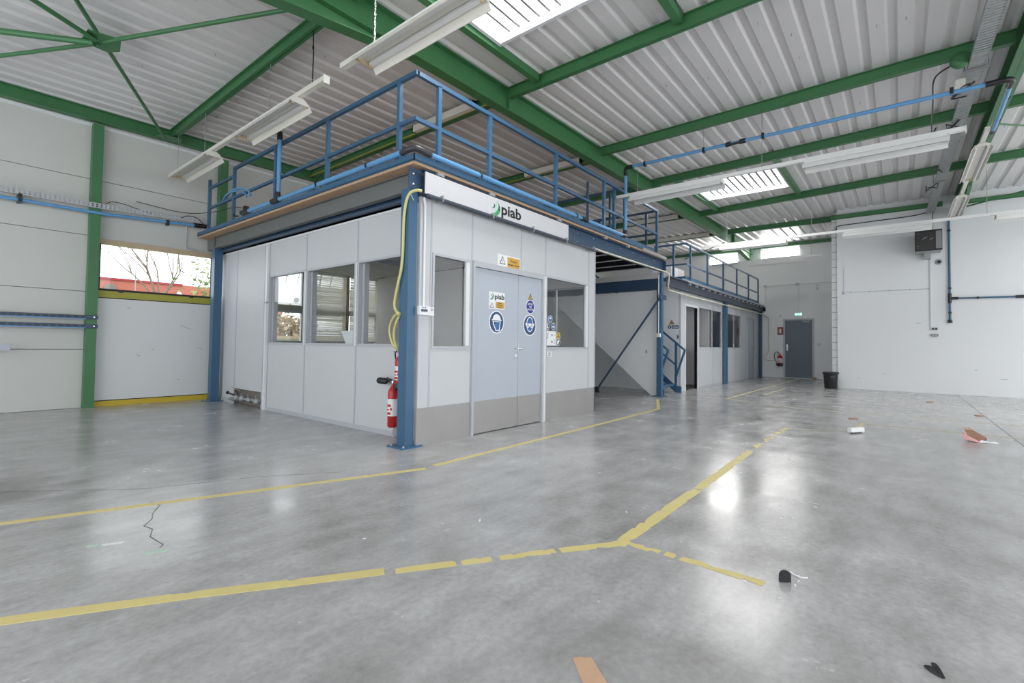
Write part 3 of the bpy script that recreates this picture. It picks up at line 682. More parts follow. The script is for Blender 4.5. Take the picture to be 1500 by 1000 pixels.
for x0, x1, z0, z1, _ in ((3.60,4.185,1.075,2.095,0),(5.80,7.015,1.075,2.105,1)):
    w = new('window_frame', frame_y(x0-.022, x1+.022, z0-.03, z1+.022, .03, YF-.010, YF+.055), M['trim'], of)
    new('pane', MB().box(x0+.006, x1-.006, YF+.030, YF+.036, z0, z1), M['glassr'], w)
    new('jamb', MB().box(x1-.07, x1-.004, YF-.004, YF+.028, z0+.004, z1-.006), M['trim_w'], w)
for y0, y1, z0, z1 in HS:
    w = new('window_frame', frame_x(y0-.02, y1+.02, z0-.035, z1+.02, .028, 3.576, 3.645), M['trim'], of)
    new('pane', MB().box(3.612, 3.618, y0+.006, y1-.006, z0, z1), M['glassr'], w)
    new('mullion', MB().box(3.63, 3.70, y1-.06, y1+.02, z0, z1), M['trim'], w)
for y in (5.487, 6.79): new('post_highlight', MB().box(3.572, 3.58, y-.016, y+.016, 1.06, 2.15), M['trim_w'], of)  # white strip, a highlight painted along the window posts
w = new('window_frame', frame_x(4.20, 6.07, 1.05, 2.12, .03, 7.20, 7.26), M['trim'], of)
new('pane', MB().box(7.228, 7.234, 4.23, 6.04, 1.08, 2.09), M['glassc'], w)
new('mullion', MB().box(7.22, 7.245, 4.79, 4.82, 1.08, 2.09), M['trim_w'], w)
new('sill', MB().box(3.645, 4.02, 4.5, 8.0, 1.055, 1.08), M['trim'], of)
# double doors
df = MB().box(4.215, 4.25, YF-.03, YF+.07, 0, 2.12).box(5.675, 5.77, YF-.03, YF+.07, 0, 2.12).box(4.25, 5.675, YF-.03, YF+.07, 2.05, 2.12)
dfo = new('door_frame', df, M['trim'], of)
new('frame_edge', MB().box(5.70, 5.735, YF-.045, YF-.03, 0, 2.10), M['trim_w'], dfo)
for x0, x1 in ((4.254, 5.127), (5.133, 5.672)):
    lf = new('door', MB().box(x0, x1, YF+.0, YF+.045, .012, 2.046), M['leaf'], of)
    new('kick_plate', MB().box(x0+.004, x1-.004, YF-.005, YF, .015, .405), M['kick'], lf)
    if x0 < 5:
        h = MB().lathe((5.085,YF,1.052), [(.026,0),(.026,-.008)], 16, 'y').lathe((5.085,YF,.955), [(.024,0),(.024,-.008)], 16, 'y').tube([(5.085,YF-.004,1.052),(5.085,YF-.055,1.052),(5.10,YF-.06,1.052),(5.205,YF-.06,1.052)], .010, 8)
        new('handle', h, M['chrome'], lf)
    else: new('strike_plate', MB().box(5.135, 5.15, YF-.004, YF, 1.02, 1.12), M['chrome'], lf)
# open service hatch at the foot of the side wall
new('hatch_pit', MB().box(3.66, 3.68, 8.15, 9.24, -.01, .30).box(3.595, 3.68, 8.165, 8.175, 0, .28).box(3.595, 3.68, 9.215, 9.225, 0, .28), M['pit'], of)

mf = thing('pipe_manifold', (3.6, 8.7, 0), 'row of grey metal valves and pipes poking from the hatch beside the office foot', 'pipes')
new('manifold', MB().tube([(3.56,8.15,.135),(3.56,8.95,.105),(3.555,9.20,.075)], .026, 10).tube([(3.54,8.95,.10),(3.54,9.25,.085)], .03, 10), M['galv'], mf)
for y, k in ((8.22,.05),(8.52,.045),(8.78,.055),(9.02,.045)):
    new('valve', MB().lathe((3.55,y,.12), [(.02,-.07),(k,-.05),(k,.02),(.03,.05)], 14, 'y').tube([(3.55,y,.15),(3.52,y-.03,.21)], .012, 8), M['galv'], mf)
new('handle', MB().tube([(3.53,9.05,.16),(3.47,9.18,.20)], .014, 8).lathe((3.47,9.18,.20), [(.02,-.02),(.03,0),(.02,.02)], 10, 'y'), M['black'], mf)
new('wire', MB().tube([(3.575,9.3,.28),(3.56,9.15,.27),(3.57,8.9,.24)], .006, 6), M['galv'], mf)
ct = thing('cable_trunking', (3.57, 8.0, .02), 'tall narrow grey cable trunking on the office side wall by the first window', 'conduit')
new('trunking', MB().box(3.545, 3.583, 7.96, 8.02, .0, 2.69), M['trim_w'], ct)
new('cover_edge', MB().box(3.54, 3.583, 8.022, 8.036, .0, 2.69), M['trim'], ct)
new('clip', MB().box(3.535, 3.583, 7.95, 8.04, 1.72, 1.745), M['galv'], ct)

# inside the front office
def blind(x0, x1, label):
    t = thing('window_blind', ((x0+x1)/2, YL-.09, 1.12), label, 'blind', 'blinds in the front office')
    s = MB(); z = 1.14
    rnd = random.Random(int(x0*100))
    while z < 2.64:
        j = rnd.uniform(-.004, .004); s._add([(x0,YL-.096,z+j),(x1,YL-.096,z+j*.3),(x1,YL-.084,z+.0225+abs(j)*.6),(x0,YL-.084,z+.0225)], [(0,1,2,3)]); z += .024
    new('slats', s, M['blind'], t)
    new('headrail', MB().box(x0, x1, YL-.115, YL-.07, 2.64, 2.675), M['trim_w'], t)
    new('bottom_rail', MB().box(x0, x1, YL-.10, YL-.075, 1.125, 1.14), M['trim_w'], t)
    c = MB()
    for f in (.15, .85): xx = x0+(x1-x0)*f; c.box(xx-.003, xx+.003, YL-.103, YL-.10, 1.14, 2.64)
    new('cord', c, M['trim_w'], t)
blind(5.58, 6.36, 'grey slatted blind seen through the middle side window, left of the timber mullion')
blind(6.46, 7.30, 'grey slatted blind seen through the side window nearest the blue corner post')
lp = thing('laptop', (3.80, 5.80, 1.08), 'silver laptop with open lid standing on the office window ledge', 'laptop')
new('base', MB().box(3.80, 4.01, 5.56, 6.02, 1.081, 1.096), M['laptop'], lp)
lid = MB()._add([(3.775,5.555,1.09),(3.785,5.555,1.09),(3.785,6.025,1.09),(3.775,6.025,1.09),(3.705,5.555,1.262),(3.715,5.555,1.262),(3.715,6.025,1.262),(3.705,6.025,1.262)], [(0,3,2,1),(4,5,6,7),(0,1,5,4),(1,2,6,5),(2,3,7,6),(3,0,4,7)])
new('lid', lid, M['laptop'], lp)
new('lid_mark', MB().lathe((3.737,5.76,1.165), [(.018,0),(.018,-.003)], 14, 'x'), M['trim'], lp)
cl = thing('ceiling_light', (5.45, 7.9, 2.63), 'grey flat light box on the ceiling inside the front office', 'ceiling light')
new('housing', MB().box(5.0, 6.0, 7.65, 8.05, 2.635, 2.712), M['trim'], cl)
new('diffuser', MB().box(5.04, 5.96, 7.69, 8.01, 2.625, 2.635), M['ceilt'], cl)
ac = thing('wall_unit', (4.3, 4.35, 2.3), 'small white unit high inside the office behind the blue corner post', 'appliance')
new('casing', MB().box(4.05, 4.5, 4.09, 4.25, 2.30, 2.60), M['paper'], ac)
new('louvre', MB().box(4.03, 4.05, 4.10, 4.24, 2.33, 2.37).box(4.03, 4.05, 4.10, 4.24, 2.42, 2.46), M['trim'], ac)

# thermostat, switch and stickers on the front
th = thing('thermostat', (3.475, YF, 1.41), 'white control unit with dark display beside the nearest blue post', 'controller')
new('casing', MB().box(3.375, 3.522, YF-.04, YF, 1.412, 1.506), M['paper'], th)
new('display', MB().box(3.395, 3.485, YF-.043, YF-.04, 1.447, 1.472), M['screen'], th)
kb = MB().lathe((3.418,YF-.04,1.489), [(.006,0),(.006,-.006)], 8, 'y').lathe((3.452,YF-.04,1.489), [(.006,0),(.006,-.006)], 8, 'y')
new('button', kb, M['black'], th)
new('side_module', MB().box(3.524, 3.585, YF-.035, YF, 1.408, 1.502), M['paper'], th)
new('dial', MB().lathe((3.552,YF-.035,1.475), [(.017,0),(.014,-.010)], 14, 'y'), M['trim'], th)
new('feed_conduit', MB().tube([(3.445,YF-.02,1.506),(3.445,YF-.02,2.60),(3.40,YF-.05,2.68)], .012, 8), M['paper'], th)
sw = thing('light_switch', (5.875, YF, .925), 'white light switch under the right-hand office window', 'switch')
new('plate', MB().box(5.818, 5.932, YF-.012, YF, .93, 1.008), M['paper'], sw)
for z in (.945, .975): new('rocker', MB().box(5.85, 5.90, YF-.02, YF-.012, z, z+.022), M['trim'], sw)

def roundel(name, cx, cz, r, face, label, fr=None, ry=None):
    f = fr or FY(cx, YF, cz)
    t = thing(name, f(0, -r, 0), label, 'sign')
    new('rim', MB().prism(circle(r, 36), 0, .0015, f), M['paper'], t)
    new('face', MB().prism(circle(r*.90, 36), .0015, .002, f), M[face], t)
    return t, f
def warn_tri(parent, f, h, d=.002, field='orange', edge='ink'):
    """black-edged warning triangle of height h centred on f"""
    s = h/ .866/2
    tri = lambda k: [(-s*k, -h*k/3), (s*k, -h*k/3), (0, h*k*2/3)]
    new('triangle_edge', MB().prism(tri(1), 0, d, f), M[edge], parent)
    new('triangle_field', MB().prism(tri(.74), d, d+.0006, f), M[field], parent)
    k = h
    bolt = [(.02*k,.22*k),(-.09*k,-.02*k),(-.01*k,-.02*k),(-.05*k,-.20*k),(.08*k,.03*k),(.0*k,.03*k),(.06*k,.20*k)]
    new('pictogram', MB().prism(bolt, d+.0006, d+.0012, f), M[edge], parent)

ds = thing('warning_sign', (4.925, YF, 2.125), 'white and orange danger sign above the office double doors', 'sign')
f = FY(4.925, YF, 2.20)
new('plate', MB().box(4.69, 5.163, YF-.004, YF, 2.126, 2.278), M['paper'], ds)
warn_tri(ds, FY(4.782, YF-.004, 2.188), .105, field='paper')
new('text_field', MB().box(4.885, 5.148, YF-.005, YF-.004, 2.126, 2.262), M['orange'], ds)
new('lettering', text_mb('Danger', .042, FY(5.015, YF-.005, 2.213), d=.001, width=.145), M['ink'], ds)
u = MB()
for a, b in ((4.895,4.925),(4.929,4.958),(4.962,5.0),(5.012,5.022),(5.034,5.075),(5.079,5.105),(5.109,5.138)): u.box(a, b, YF-.006, YF-.005, 2.158, 2.170)
new('small_print', u, M['ink'], ds)

dl = thing('company_sign', (4.685, YF, 1.555), 'square door sign with emblem, lettering and a small orange warning on the left leaf', 'sign')
new('plate', MB().box(4.532, 4.838, YF-.003, YF, 1.557, 1.774), M['paper'], dl)
emblem(dl, FY(4.580, YF-.003, 1.715), .095, .001, 'lmint', 1.5)
new('lettering', text_mb('piab', .085, FY(4.735, YF-.003, 1.708), d=.001, width=.19, bold=.028), M['ink'], dl)
warn_tri(dl, FY(4.585, YF-.003, 1.592), .075, .001, field='paper')
new('text_field', MB().box(4.66, 4.828, YF-.004, YF-.003, 1.568, 1.652), M['orange'], dl)
u = MB()
for z, a, b in ((1.636,4.70,4.78),(1.611,4.68,4.80),(1.586,4.69,4.79)):
    for i in range(4): u.box(a+(b-a)*i/4, a+(b-a)*(i+.8)/4, YF-.005, YF-.004, z-.005, z+.005)
new('small_print', u, M['ink'], dl)

rh, f = roundel('mandatory_sign', 4.686, 1.39, .148, 'signblue', 'large round blue sign with a white safety helmet head on the left door')
hm = [(-.085,.02),(-.10,.02),(-.10,.03),(-.08,.035)] + [(.078*math.cos(math.radians(a)), .035+.068*math.sin(math.radians(a))) for a in range(170, 5, -15)] + [(.08,.035),(.098,.03),(.098,.02)]
new('helmet', MB().prism(hm[::-1], .002, .0026, f), M['paper'], rh)
fo = [(-.082,.012),(.080,.012),(.072,-.02),(.068,-.06),(.058,-.115),(-.022,-.115),(-.035,-.085),(-.056,-.06),(-.060,-.04),(-.078,-.03),(-.072,-.015)]
fi = [(-.062,.004),(.062,.004),(.056,-.02),(.052,-.06),(.044,-.100),(-.014,-.100),(-.024,-.074),(-.042,-.05),(-.046,-.034),(-.058,-.022),(-.056,-.012)]
new('face_outline', MB().prism(fo[::-1], .002, .0024, f), M['paper'], rh)
new('face_fill', MB().prism(fi[::-1], .0024, .0028, f), M['facebl'], rh)
new('hair_patch', MB().prism([(-.056,.004),(-.028,.004),(-.03,-.02),(-.045,-.026)], .0028, .0032, f), M['ink'], rh)

ye = thing('warning_sticker', (5.408, YF, 1.74), 'small orange triangle sticker at the top of the right door', 'sticker')
warn_tri(ye, FY(5.408, YF, 1.768), .088, .0015)
rt, f = roundel('mandatory_sign', 5.405, 1.637, .100, 'violet', 'round violet-blue sign with white wording on the right door')
for i, (s_, w_) in enumerate((('METTEZ',.115),('VOS',.06),('LUNETTES',.15))):
    new('lettering', text_mb(s_, .026, FY(5.405, YF, 1.672-.036*i), d=.0026, width=w_, bold=.02), M['paper'], rt)
rg, f = roundel('mandatory_sign', 5.398, 1.378, .150, 'signblue', 'large round blue sign with a goggled head on the right door')
new('head_outline', MB().prism(circle(.078, 30, 0, .012, .108), .002, .0024, f), M['paper'], rg)
new('head_fill', MB().prism(circle(.064, 30, 0, .012, .094), .0024, .0028, f), M['facebl'], rg)
gog = [(-.105,.03),(-.05,.022),(0,.026),(.05,.022),(.105,.03),(.10,.005),(.07,-.035),(.03,-.035),(0,-.008),(-.03,-.035),(-.07,-.035),(-.10,.005)]
new('goggles', MB().prism(gog[::-1], .0028, .0033, f), M['paper'], rg)
new('lens', MB().prism(circle(.022, 16, -.045, -.005), .0033, .0036, f).prism(circle(.022, 16, .045, -.005), .0033, .0036, f), M['trim'], rg)

G = YF+.029                                # stickers on the face of the right-hand pane
def pane_round(x, z, r, face, pict, label, pm='paper'):
    f = FY(x, G, z); t = thing('glass_sticker', f(0, -r, 0), label, 'sticker')
    new('rim', MB().prism(circle(r, 24), 0, .001, f), M['paper'], t)
    new('face', MB().prism(circle(r*.86, 24), .001, .0014, f), M[face], t)
    for p in pict: new('pictogram', MB().prism(p, .0014, .0018, f), M[pm], t)
    return t
pane_round(5.95, 1.495, .055, 'facebl', [[(-.024,.0),(.024,.0),(.018,.022),(0,.032),(-.018,.022)]], 'round blue helmet sticker, topmost of the cluster on the right window')
pane_round(5.876, 1.382, .056, 'signblue', [[(-.03,-.03),(.02,-.03),(.03,-.01),(0,.0),(.02,.03),(-.01,.035),(-.03,.005)]], 'round dark sticker with white figure, left of the pair on the right window')
pane_round(6.03, 1.382, .054, 'facebl', [[(-.028,-.012),(.028,-.012),(.028,.010),(-.028,.010)]], 'round blue sticker with a white bar, right of the pair on the right window')
t = pane_round(6.170, 1.152, .056, 'ink', [[(-.03,-.035),(.0,-.035),(.035,.02),(.02,.035),(-.01,.03),(-.035,.01)]], 'round black and white sticker low beside the white notice on the window')
t = thing('glass_sticker', (6.172, G, 1.20), 'yellow warning sticker beside the white notice on the right window', 'sticker')
f = FY(6.172, G, 1.257)
new('field', MB().prism([(-.06,-.05),(.06,-.05),(.05,.0),(.03,.045),(-.03,.045),(-.05,.0)], 0, .001, f), M['orange'], t)
new('pictogram', MB().prism([(-.03,-.03),(.03,-.03),(.035,-.018),(-.035,-.018)], .001, .0014, f).prism([(-.018,0),(.018,0),(.0,.028)], .001, .0014, f), M['ink'], t)
nt_ = thing('notice_sheet', (5.953, G, 1.097), 'white notice sheet with small pictures low on the right window', 'notice')
f = FY(5.953, G, 1.205)
new('sheet', MB().prism([(-.150,-.108),(.150,-.108),(.150,.108),(-.150,.108)], 0, .0015, f), M['paper'], nt_)
for u in ([(-.075,.08),(-.055,.08),(-.060,.03),(-.055,-.0),(-.082,-.0),(-.072,.03)], circle(.018,12,.045,.05), circle(.020,12,.045,-.05)): new('drawing', MB().prism(u, .0015, .002, f), M['greyv'], nt_)
u = MB()
for z in (.075, .045, -.03, -.055, -.075): u.prism([(.095,z),(.13,z),(.13,z+.012),(.095,z+.012)], .0015, .002, f)
new('print', u, M['trim'], nt_)

# fire extinguishers on the office side, next to the blue corner post
def extinguisher(loc, label, r, h, co2=False, sgn=1):
    x, y, z = loc
    t = thing('fire_extinguisher', (x, y, z), label, 'fire extinguisher')
    new('cylinder', MB().lathe((x,y,z), [(r*.7,0),(r,.015),(r,h*.80),(r*.9,h*.86),(r*.55,h*.93),(r*.34,h*.96),(r*.34,h)], 24), M['red'], t)
    lb = MB().lathe((x,y,z), [(r*1.004,h*.27),(r*1.008,h*.275),(r*1.008,h*.66),(r*1.004,h*.665)], 24)
    lab = new('label', lb, M['paper'], t)
    fr = lambda a, b, d: (x+(-math.cos(a/r))*(r*1.012+d), y-math.sin(a/r)*(r*1.012+d), z+b)
    u = MB()
    for a0, a1, b0, b1 in ((-.03,.03,.30,.36),(-.035,.01,.40,.43),(.02,.045,.40,.46),(-.02,.03,.48,.54),(-.035,-.025,.47,.55)):
        n = 4
        for i in range(n):
            c0, c1 = a0+(a1-a0)*i/n, a0+(a1-a0)*(i+1)/n
            u.prism([(c0,h*b0),(c1,h*b0),(c1,h*b1),(c0,h*b1)], 0, .001, fr)
    new('label_print', u, M['red'], lab)
    new('valve', MB().lathe((x,y,z+h), [(.018,0),(.022,.01),(.022,.035),(.014,.045)], 12), M['chrome'], t)
    new('lever', MB().bar((x,y,z+h+.035),(x-.02,y+.09*sgn,z+h+.075),.018,.006).bar((x,y,z+h+.02),(x-.02,y+.10*sgn,z+h+.03),.018,.006), M['black'], t)
    return t
e1 = extinguisher((3.515, 4.60, .125), 'slim red gas extinguisher with black horn, lower one beside the nearest blue post', .058, .50, True)
new('horn', MB().lathe((3.50,4.78,.655), [(.018,-.09),(.036,-.07),(.040,.06),(.036,.075)], 16, 'y'), M['black'], e1)
new('hose', MB().tube([(3.515,4.60,.655),(3.51,4.64,.675),(3.505,4.70,.66)], .012, 8).tube([(3.515,4.60,.66),(3.51,4.55,.675),(3.52,4.49,.72)], .007, 6), M['black'], e1)
new('wall_bracket', MB().box(3.56, 3.582, 4.57, 4.63, .40, .62), M['galv'], e1)
e2 = extinguisher((3.50, 4.455, .575), 'upper red extinguisher half hidden behind the nearest blue post, hose above it', .062, .40)
new('base_ring', MB().lathe((3.50,4.455,.565), [(.060,0),(.066,.005),(.066,.075),(.063,.08)], 24), M['black'], e2)
new('hose', MB().tube([(3.50,4.455,1.0),(3.49,4.50,1.02),(3.48,4.53,.99),(3.50,4.54,.90),(3.51,4.53,.75),(3.515,4.50,.70)], .009, 8), M['black'], e2)
new('wall_bracket', MB().box(3.56, 3.582, 4.42, 4.49, .75, .95), M['galv'], e2)
es = thing('extinguisher_sign', (3.586, 4.565, .885), 'small black and white extinguisher tag on the wall above the slim extinguisher', 'sign')
f = FX(3.588, 4.565, .955)
new('plate', MB().prism([(-.035,-.07),(.035,-.07),(.035,.07),(-.035,.07)], 0, .003, f), M['paper'], es)
new('pictogram', MB().prism([(-.03,-.03),(-.012,-.03),(-.012,.055),(-.03,.055)], .003, .004, f).prism([(-.03,-.06),(-.018,-.06),(-.018,-.04),(-.03,-.04)], .003, .004, f).prism([(-.01,-.06),(.01,-.06),(.01,-.04),(-.01,-.04)], .003, .004, f), M['ink'], es)
ol = thing('pipe_outlet', (3.53, 4.40, .0), 'grey round metal pipe outlet low behind the nearest blue post', 'pipe fitting')
new('elbow', MB().lathe((3.49,4.475,.085), [(.03,.08),(.045,.05),(.062,.03),(.062,-.02),(.042,-.035)], 18, 'x'), M['galv'], ol)
new('pipe', MB().tube([(3.55,4.475,.085),(3.55,4.40,.085),(3.55,4.40,.0)], .022, 10), M['galv'], ol)

# yellow hose hanging down the post and looped at its lower end
hs = thing('air_hose', (3.30, 4.14, 1.02), 'cream-yellow hose hanging down the nearest blue post and looping above the extinguisher', 'hose')
H1 = [(3.36,3.97,2.735),(3.31,4.0,2.735),(3.262,4.05,2.70),(3.245,4.09,2.60),(3.24,4.115,2.4),(3.245,4.125,2.1),(3.24,4.14,1.9),(3.235,4.19,1.72),(3.235,4.235,1.55),(3.24,4.235,1.48),(3.245,4.19,1.42),(3.245,4.165,1.40)]
H2 = [(3.25,4.165,1.42),(3.25,4.20,1.425),(3.25,4.29,1.36),(3.25,4.335,1.25),(3.26,4.31,1.13),(3.28,4.27,1.06),(3.34,4.25,1.01),(3.42,4.28,.99)]
H3 = [(3.25,4.175,1.39),(3.25,4.22,1.33),(3.255,4.265,1.22),(3.27,4.265,1.12),(3.31,4.25,1.03),(3.42,4.29,.985)]
def smooth(pts, n=5):
    out = []; P_ = [Vector(p) for p in pts]
    for i in range(len(P_)-1):
        a, b, c, d = P_[max(i-1,0)], P_[i], P_[i+1], P_[min(i+2,len(P_)-1)]
        for k in range(n):
            t = k/n; out.append(.5*((2*b)+(c-a)*t+(2*a-5*b+4*c-d)*t*t+(3*b-a-3*c+d)*t**3))
    return out + [P_[-1]]
new('hose', MB().tube(smooth(H1), .016, 10), M['hose'], hs)
new('loop', MB().tube(smooth(H2), .014, 10).tube(smooth(H3), .014, 10), M['hose'], hs)
new('cable_tie', MB().bar((3.255,4.05,2.72),(3.30,4.03,2.63),.006,.003).bar((3.36,3.90,2.70),(3.45,3.90,2.75),.006,.003), M['paper'], hs)
# ================================================================== STAIRS AND SCREEN
scn = thing('stair_screen', (10.44, 5.6, 0), 'large white screen panel with a sloping lower edge beside the stairs', 'panel')
fs = lambda a, b, d: (10.475+d, a, b)
new('panel', MB().prism([(4.235,0),(4.37,0),(5.70,1.117),(7.20,2.365),(4.235,2.365)], 0, .03, fs), M['white_lit'], scn)
new('edge_trim', MB().bar((10.49,4.37,0.004),(10.49,7.19,2.362),.04,.012).box(10.468,10.512,4.222,4.236,0,2.365), M['trim_w'], scn)
new('socket', MB().box(10.412,10.425,4.455,4.485,.955,1.03), M['galv'], scn)

st = thing('staircase', (11.05, 5.6, 0), 'blue steel stairs with tubular handrails climbing behind the white screen', 'stairs')
TA = .82                                       # rise per metre run
def stringer(x0, x1):
    mb = MB(); f = lambda a, b, d: (x0+(x1-x0)*d, a, b)
    return mb.prism([(4.10,0),(4.24,0),(4.24,.0),(7.40,2.56),(7.40,2.74),(7.2,2.74),(4.25,.17),(4.10,.15)], 0, 1, f)
new('stringer', stringer(10.53, 10.545), M['blue'], st); new('stringer', stringer(11.63, 11.645), M['blue'], st)
for i in range(11):
    y = 4.28 + i*.235; z = .19 + i*.193+.01*i*0
    new('tread', MB().box(10.545, 11.63, y, y+.26, z-.012, z+.012).box(10.545, 11.63, y, y+.012, z-.045, z-.012), M['blue'], st)
for x, side in ((11.64, 0), (10.56, 1)):
    ye_ = 5.6 if side else 7.2
    hr = new('handrail', MB().bar((x,4.01,1.02),(x,ye_,1.02+(ye_-4.01)*TA),.045,.045), M['blue'], st)
    new('post', MB().bar((x,4.235,.15),(x,4.235,1.19),.05,.05,up=(1,0,0)), M['blue'], hr)
    new('post', MB().bar((x,5.5,1.19),(x,5.5,2.22),.05,.05,up=(1,0,0)), M['blue'], hr)
    new('end_brace', MB().bar((x,4.02,1.02),(x,4.225,.40),.042,.042,up=(1,0,0)), M['blue'], hr)
    new('mid_rail', MB().bar((x,4.235,.66),(x,ye_,.66+(ye_-4.235)*TA),.036,.036), M['blue'], hr)
sbx = thing('junction_box', (10.32, 4.145, 1.31), 'small white box at the end of a white conduit on the stair post', 'electrical box')
new('box', MB().box(10.295, 10.345, 4.10, 4.19, 1.315, 1.395), M['paper'], sbx)
new('conduit', MB().tube([(10.328,4.15,1.395),(10.328,4.15,2.70)], .012, 8), M['paper'], sbx)

# ================================================================== FAR OFFICE AND LOWER PLATFORM
Y2 = 4.20
fo_ = thing('partition_office', (16.1, Y2, 0), 'long white far office under the lower platform with open doorway and windows', 'office')
H2_ = [(12.19, 13.10, 0, 2.14), (13.26, 15.38, 1.11, 2.17), (15.70, 17.66, 1.11, 2.17), (18.60, 19.53, 0, 2.16)]
new('front_wall', win_void(MB(), lambda mb, a, b, c, d: mb.box(a, b, Y2, Y2+.05, c, d), 11.87, 20.56, 0, 2.50, H2_), M['panel'], fo_)
new('end_panel', MB().box(11.87, 11.92, Y2+.05, 10.2, 0, 2.70), M['white_lit'], fo_)
new('inner_wall', MB().box(11.92, 20.5, 7.4, 7.45, 0, 2.5).box(14.3, 14.34, Y2+.05, 7.4, 0, 2.5), M['inner'], fo_)
new('ceiling_panel', MB().box(11.92, 20.5, Y2+.05, 7.4, 2.44, 2.46), M['ceilt'], fo_)
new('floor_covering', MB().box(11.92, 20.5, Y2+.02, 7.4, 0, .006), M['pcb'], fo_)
for x, z0, z1 in ((13.24,0,2.5),(14.51,0,1.11),(14.51,2.17,2.5),(16.88,0,1.11),(16.88,2.17,2.5),(17.68,0,2.5),(18.22,0,2.5),(20.1,0,2.5)): new('joint_strip', MB().box(x-.014, x+.014, Y2-.006, Y2+.001, z0, z1), M['trim'], fo_)
new('skirting', MB().box(13.12, 18.55, Y2-.006, Y2, 0, .05), M['trim'], fo_)
new('door_frame', MB().box(12.12,12.19,Y2-.02,Y2+.07,0,2.20).box(13.10,13.17,Y2-.02,Y2+.07,0,2.20).box(12.19,13.10,Y2-.02,Y2+.07,2.14,2.20), M['trim_w'], fo_)
lf = new('door', MB().box(12.20, 12.245, Y2+.07, Y2+.95, .01, 2.13), M['leaf'], fo_)
new('handle', MB().tube([(12.245,Y2+.9,1.05),(12.30,Y2+.9,1.05),(12.30,Y2+.78,1.05)], .012, 8), M['chrome'], lf)
new('door_stop', MB().box(13.07, 13.10, Y2+.05, Y2+.07, 0, 2.14), M['dark'], fo_)
for x0, x1 in ((13.26,15.38),(15.70,17.66)):
    w = new('window_frame', frame_y(x0-.01, x1+.01, 1.09, 2.19, .022, Y2-.006, Y2+.05), M['trim'], fo_)
    new('pane', MB().box(x0, x1, Y2+.016, Y2+.022, 1.11, 2.17), M['glassm'], w)
    xm = 14.51 if x0 < 14 else 16.88
    new('mullion', MB().box(xm-.03, xm+.03, Y2+.024, Y2+.05, 1.11, 2.17), M['trim_w'], w)
new('door_frame', MB().box(18.53,18.60,Y2-.02,Y2+.07,0,2.22).box(19.53,19.60,Y2-.02,Y2+.07,0,2.22).box(18.60,19.53,Y2-.02,Y2+.07,2.16,2.22), M['trim'], fo_)
lf = new('door', MB().box(18.60, 19.53, Y2+.01, Y2+.05, .01, 2.16), M['leaf'], fo_)
new('handle', MB().box(19.43,19.47,Y2,Y2+.01,1.02,1.22).tube([(19.45,Y2,1.11),(19.45,Y2-.05,1.11),(19.33,Y2-.05,1.11)], .012, 8), M['chrome'], lf)

pf2 = thing('mezzanine_platform', (16.2, 4.08, 2.47), 'lower far platform with dark blue edge beam over the white far office', 'platform')
new('deck_board', MB().box(11.87, 20.56, 4.06, 10.2, 2.71, 2.75), M['inner'], pf2)
b2 = new('front_beam', MB().box(10.66, 20.50, 4.10, 4.11, 2.48, 2.70).box(10.66, 20.50, 4.04, 4.13, 2.69, 2.70).box(10.66, 20.50, 4.04, 4.13, 2.48, 2.492), M['slate'], pf2)
new('edge_strip', MB().box(11.5, 20.52, 4.035, 4.05, 2.70, 2.755), M['galv'], pf2)
new('edge_angle', MB().box(10.66, 11.9, 4.03, 4.05, 2.695, 2.72), M['navy'], pf2)
for i in range(16): new('deck_clip', MB().box(12.1+i*.53, 12.16+i*.53, 4.045, 4.10, 2.65, 2.69), M['trim'], pf2)
new('end_drum', MB().lathe((20.50,4.04,2.60), [(.02,-.05),(.085,-.04),(.085,.03),(.02,.04)], 18, 'y'), M['black'], pf2)
g2 = thing('guardrail', (16, 4.08, 2.755), 'lower blue and dark guardrail along the far platform', 'railing')
for i, x in enumerate((12.205,13.58,15.105,16.645,18.19,19.67)): new('post', MB().box(x-.022, x+.022, 4.058, 4.10, 2.756, 3.655), M['blue' if i < 1 else 'navy'], g2)
for y in (4.40,): new('post', MB().box(11.88, 11.924, y-.022, y+.022, 2.756, 3.655), M['blue'], g2)
new('top_rail', rail(MB(), (11.90,4.08,3.665), (19.69,4.08,3.665), .04), M['navy'], g2)
new('mid_rail', rail(MB(), (11.90,4.08,3.155), (19.67,4.08,3.155), .036), M['navy'], g2)
new('top_rail', rail(MB(), (11.902,4.06,3.665), (11.902,4.9,3.665), .04), M['blue'], g2)
new('mid_rail', rail(MB(), (11.902,4.06,3.155), (11.902,4.9,3.155), .036), M['blue'], g2)
new('toe_board', MB().box(11.92, 19.69, 4.104, 4.112, 2.757, 2.86), M['blue'], g2)
new('toe_board', MB().box(11.925, 11.933, 4.12, 4.9, 2.757, 2.86), M['blue'], g2)
bx = thing('white_cabinet', (13.45, 5.1, 2.755), 'white cabinet on the lower platform behind the nearest end of its railing', 'cabinet')
new('body', MB().box(12.95, 13.95, 4.85, 5.4, 2.84, 3.32), M['panel'], bx)
new('plinth', MB().box(12.93, 13.97, 4.83, 5.42, 2.756, 2.84), M['blue'], bx)
new('door', MB().box(12.97, 13.44, 4.835, 4.85, 2.86, 3.30), M['panel'], bx); new('door', MB().box(13.46, 13.93, 4.835, 4.85, 2.86, 3.30), M['panel'], bx)
post(15.44, 15.60, 4.08, 4.17, 2.48, 'blue steel post in front of the far office windows', .072)
post(20.22, 20.34, 4.08, 4.17, 2.48, 'dark steel post at the far end of the far office by the end wall', .072, 'navy')

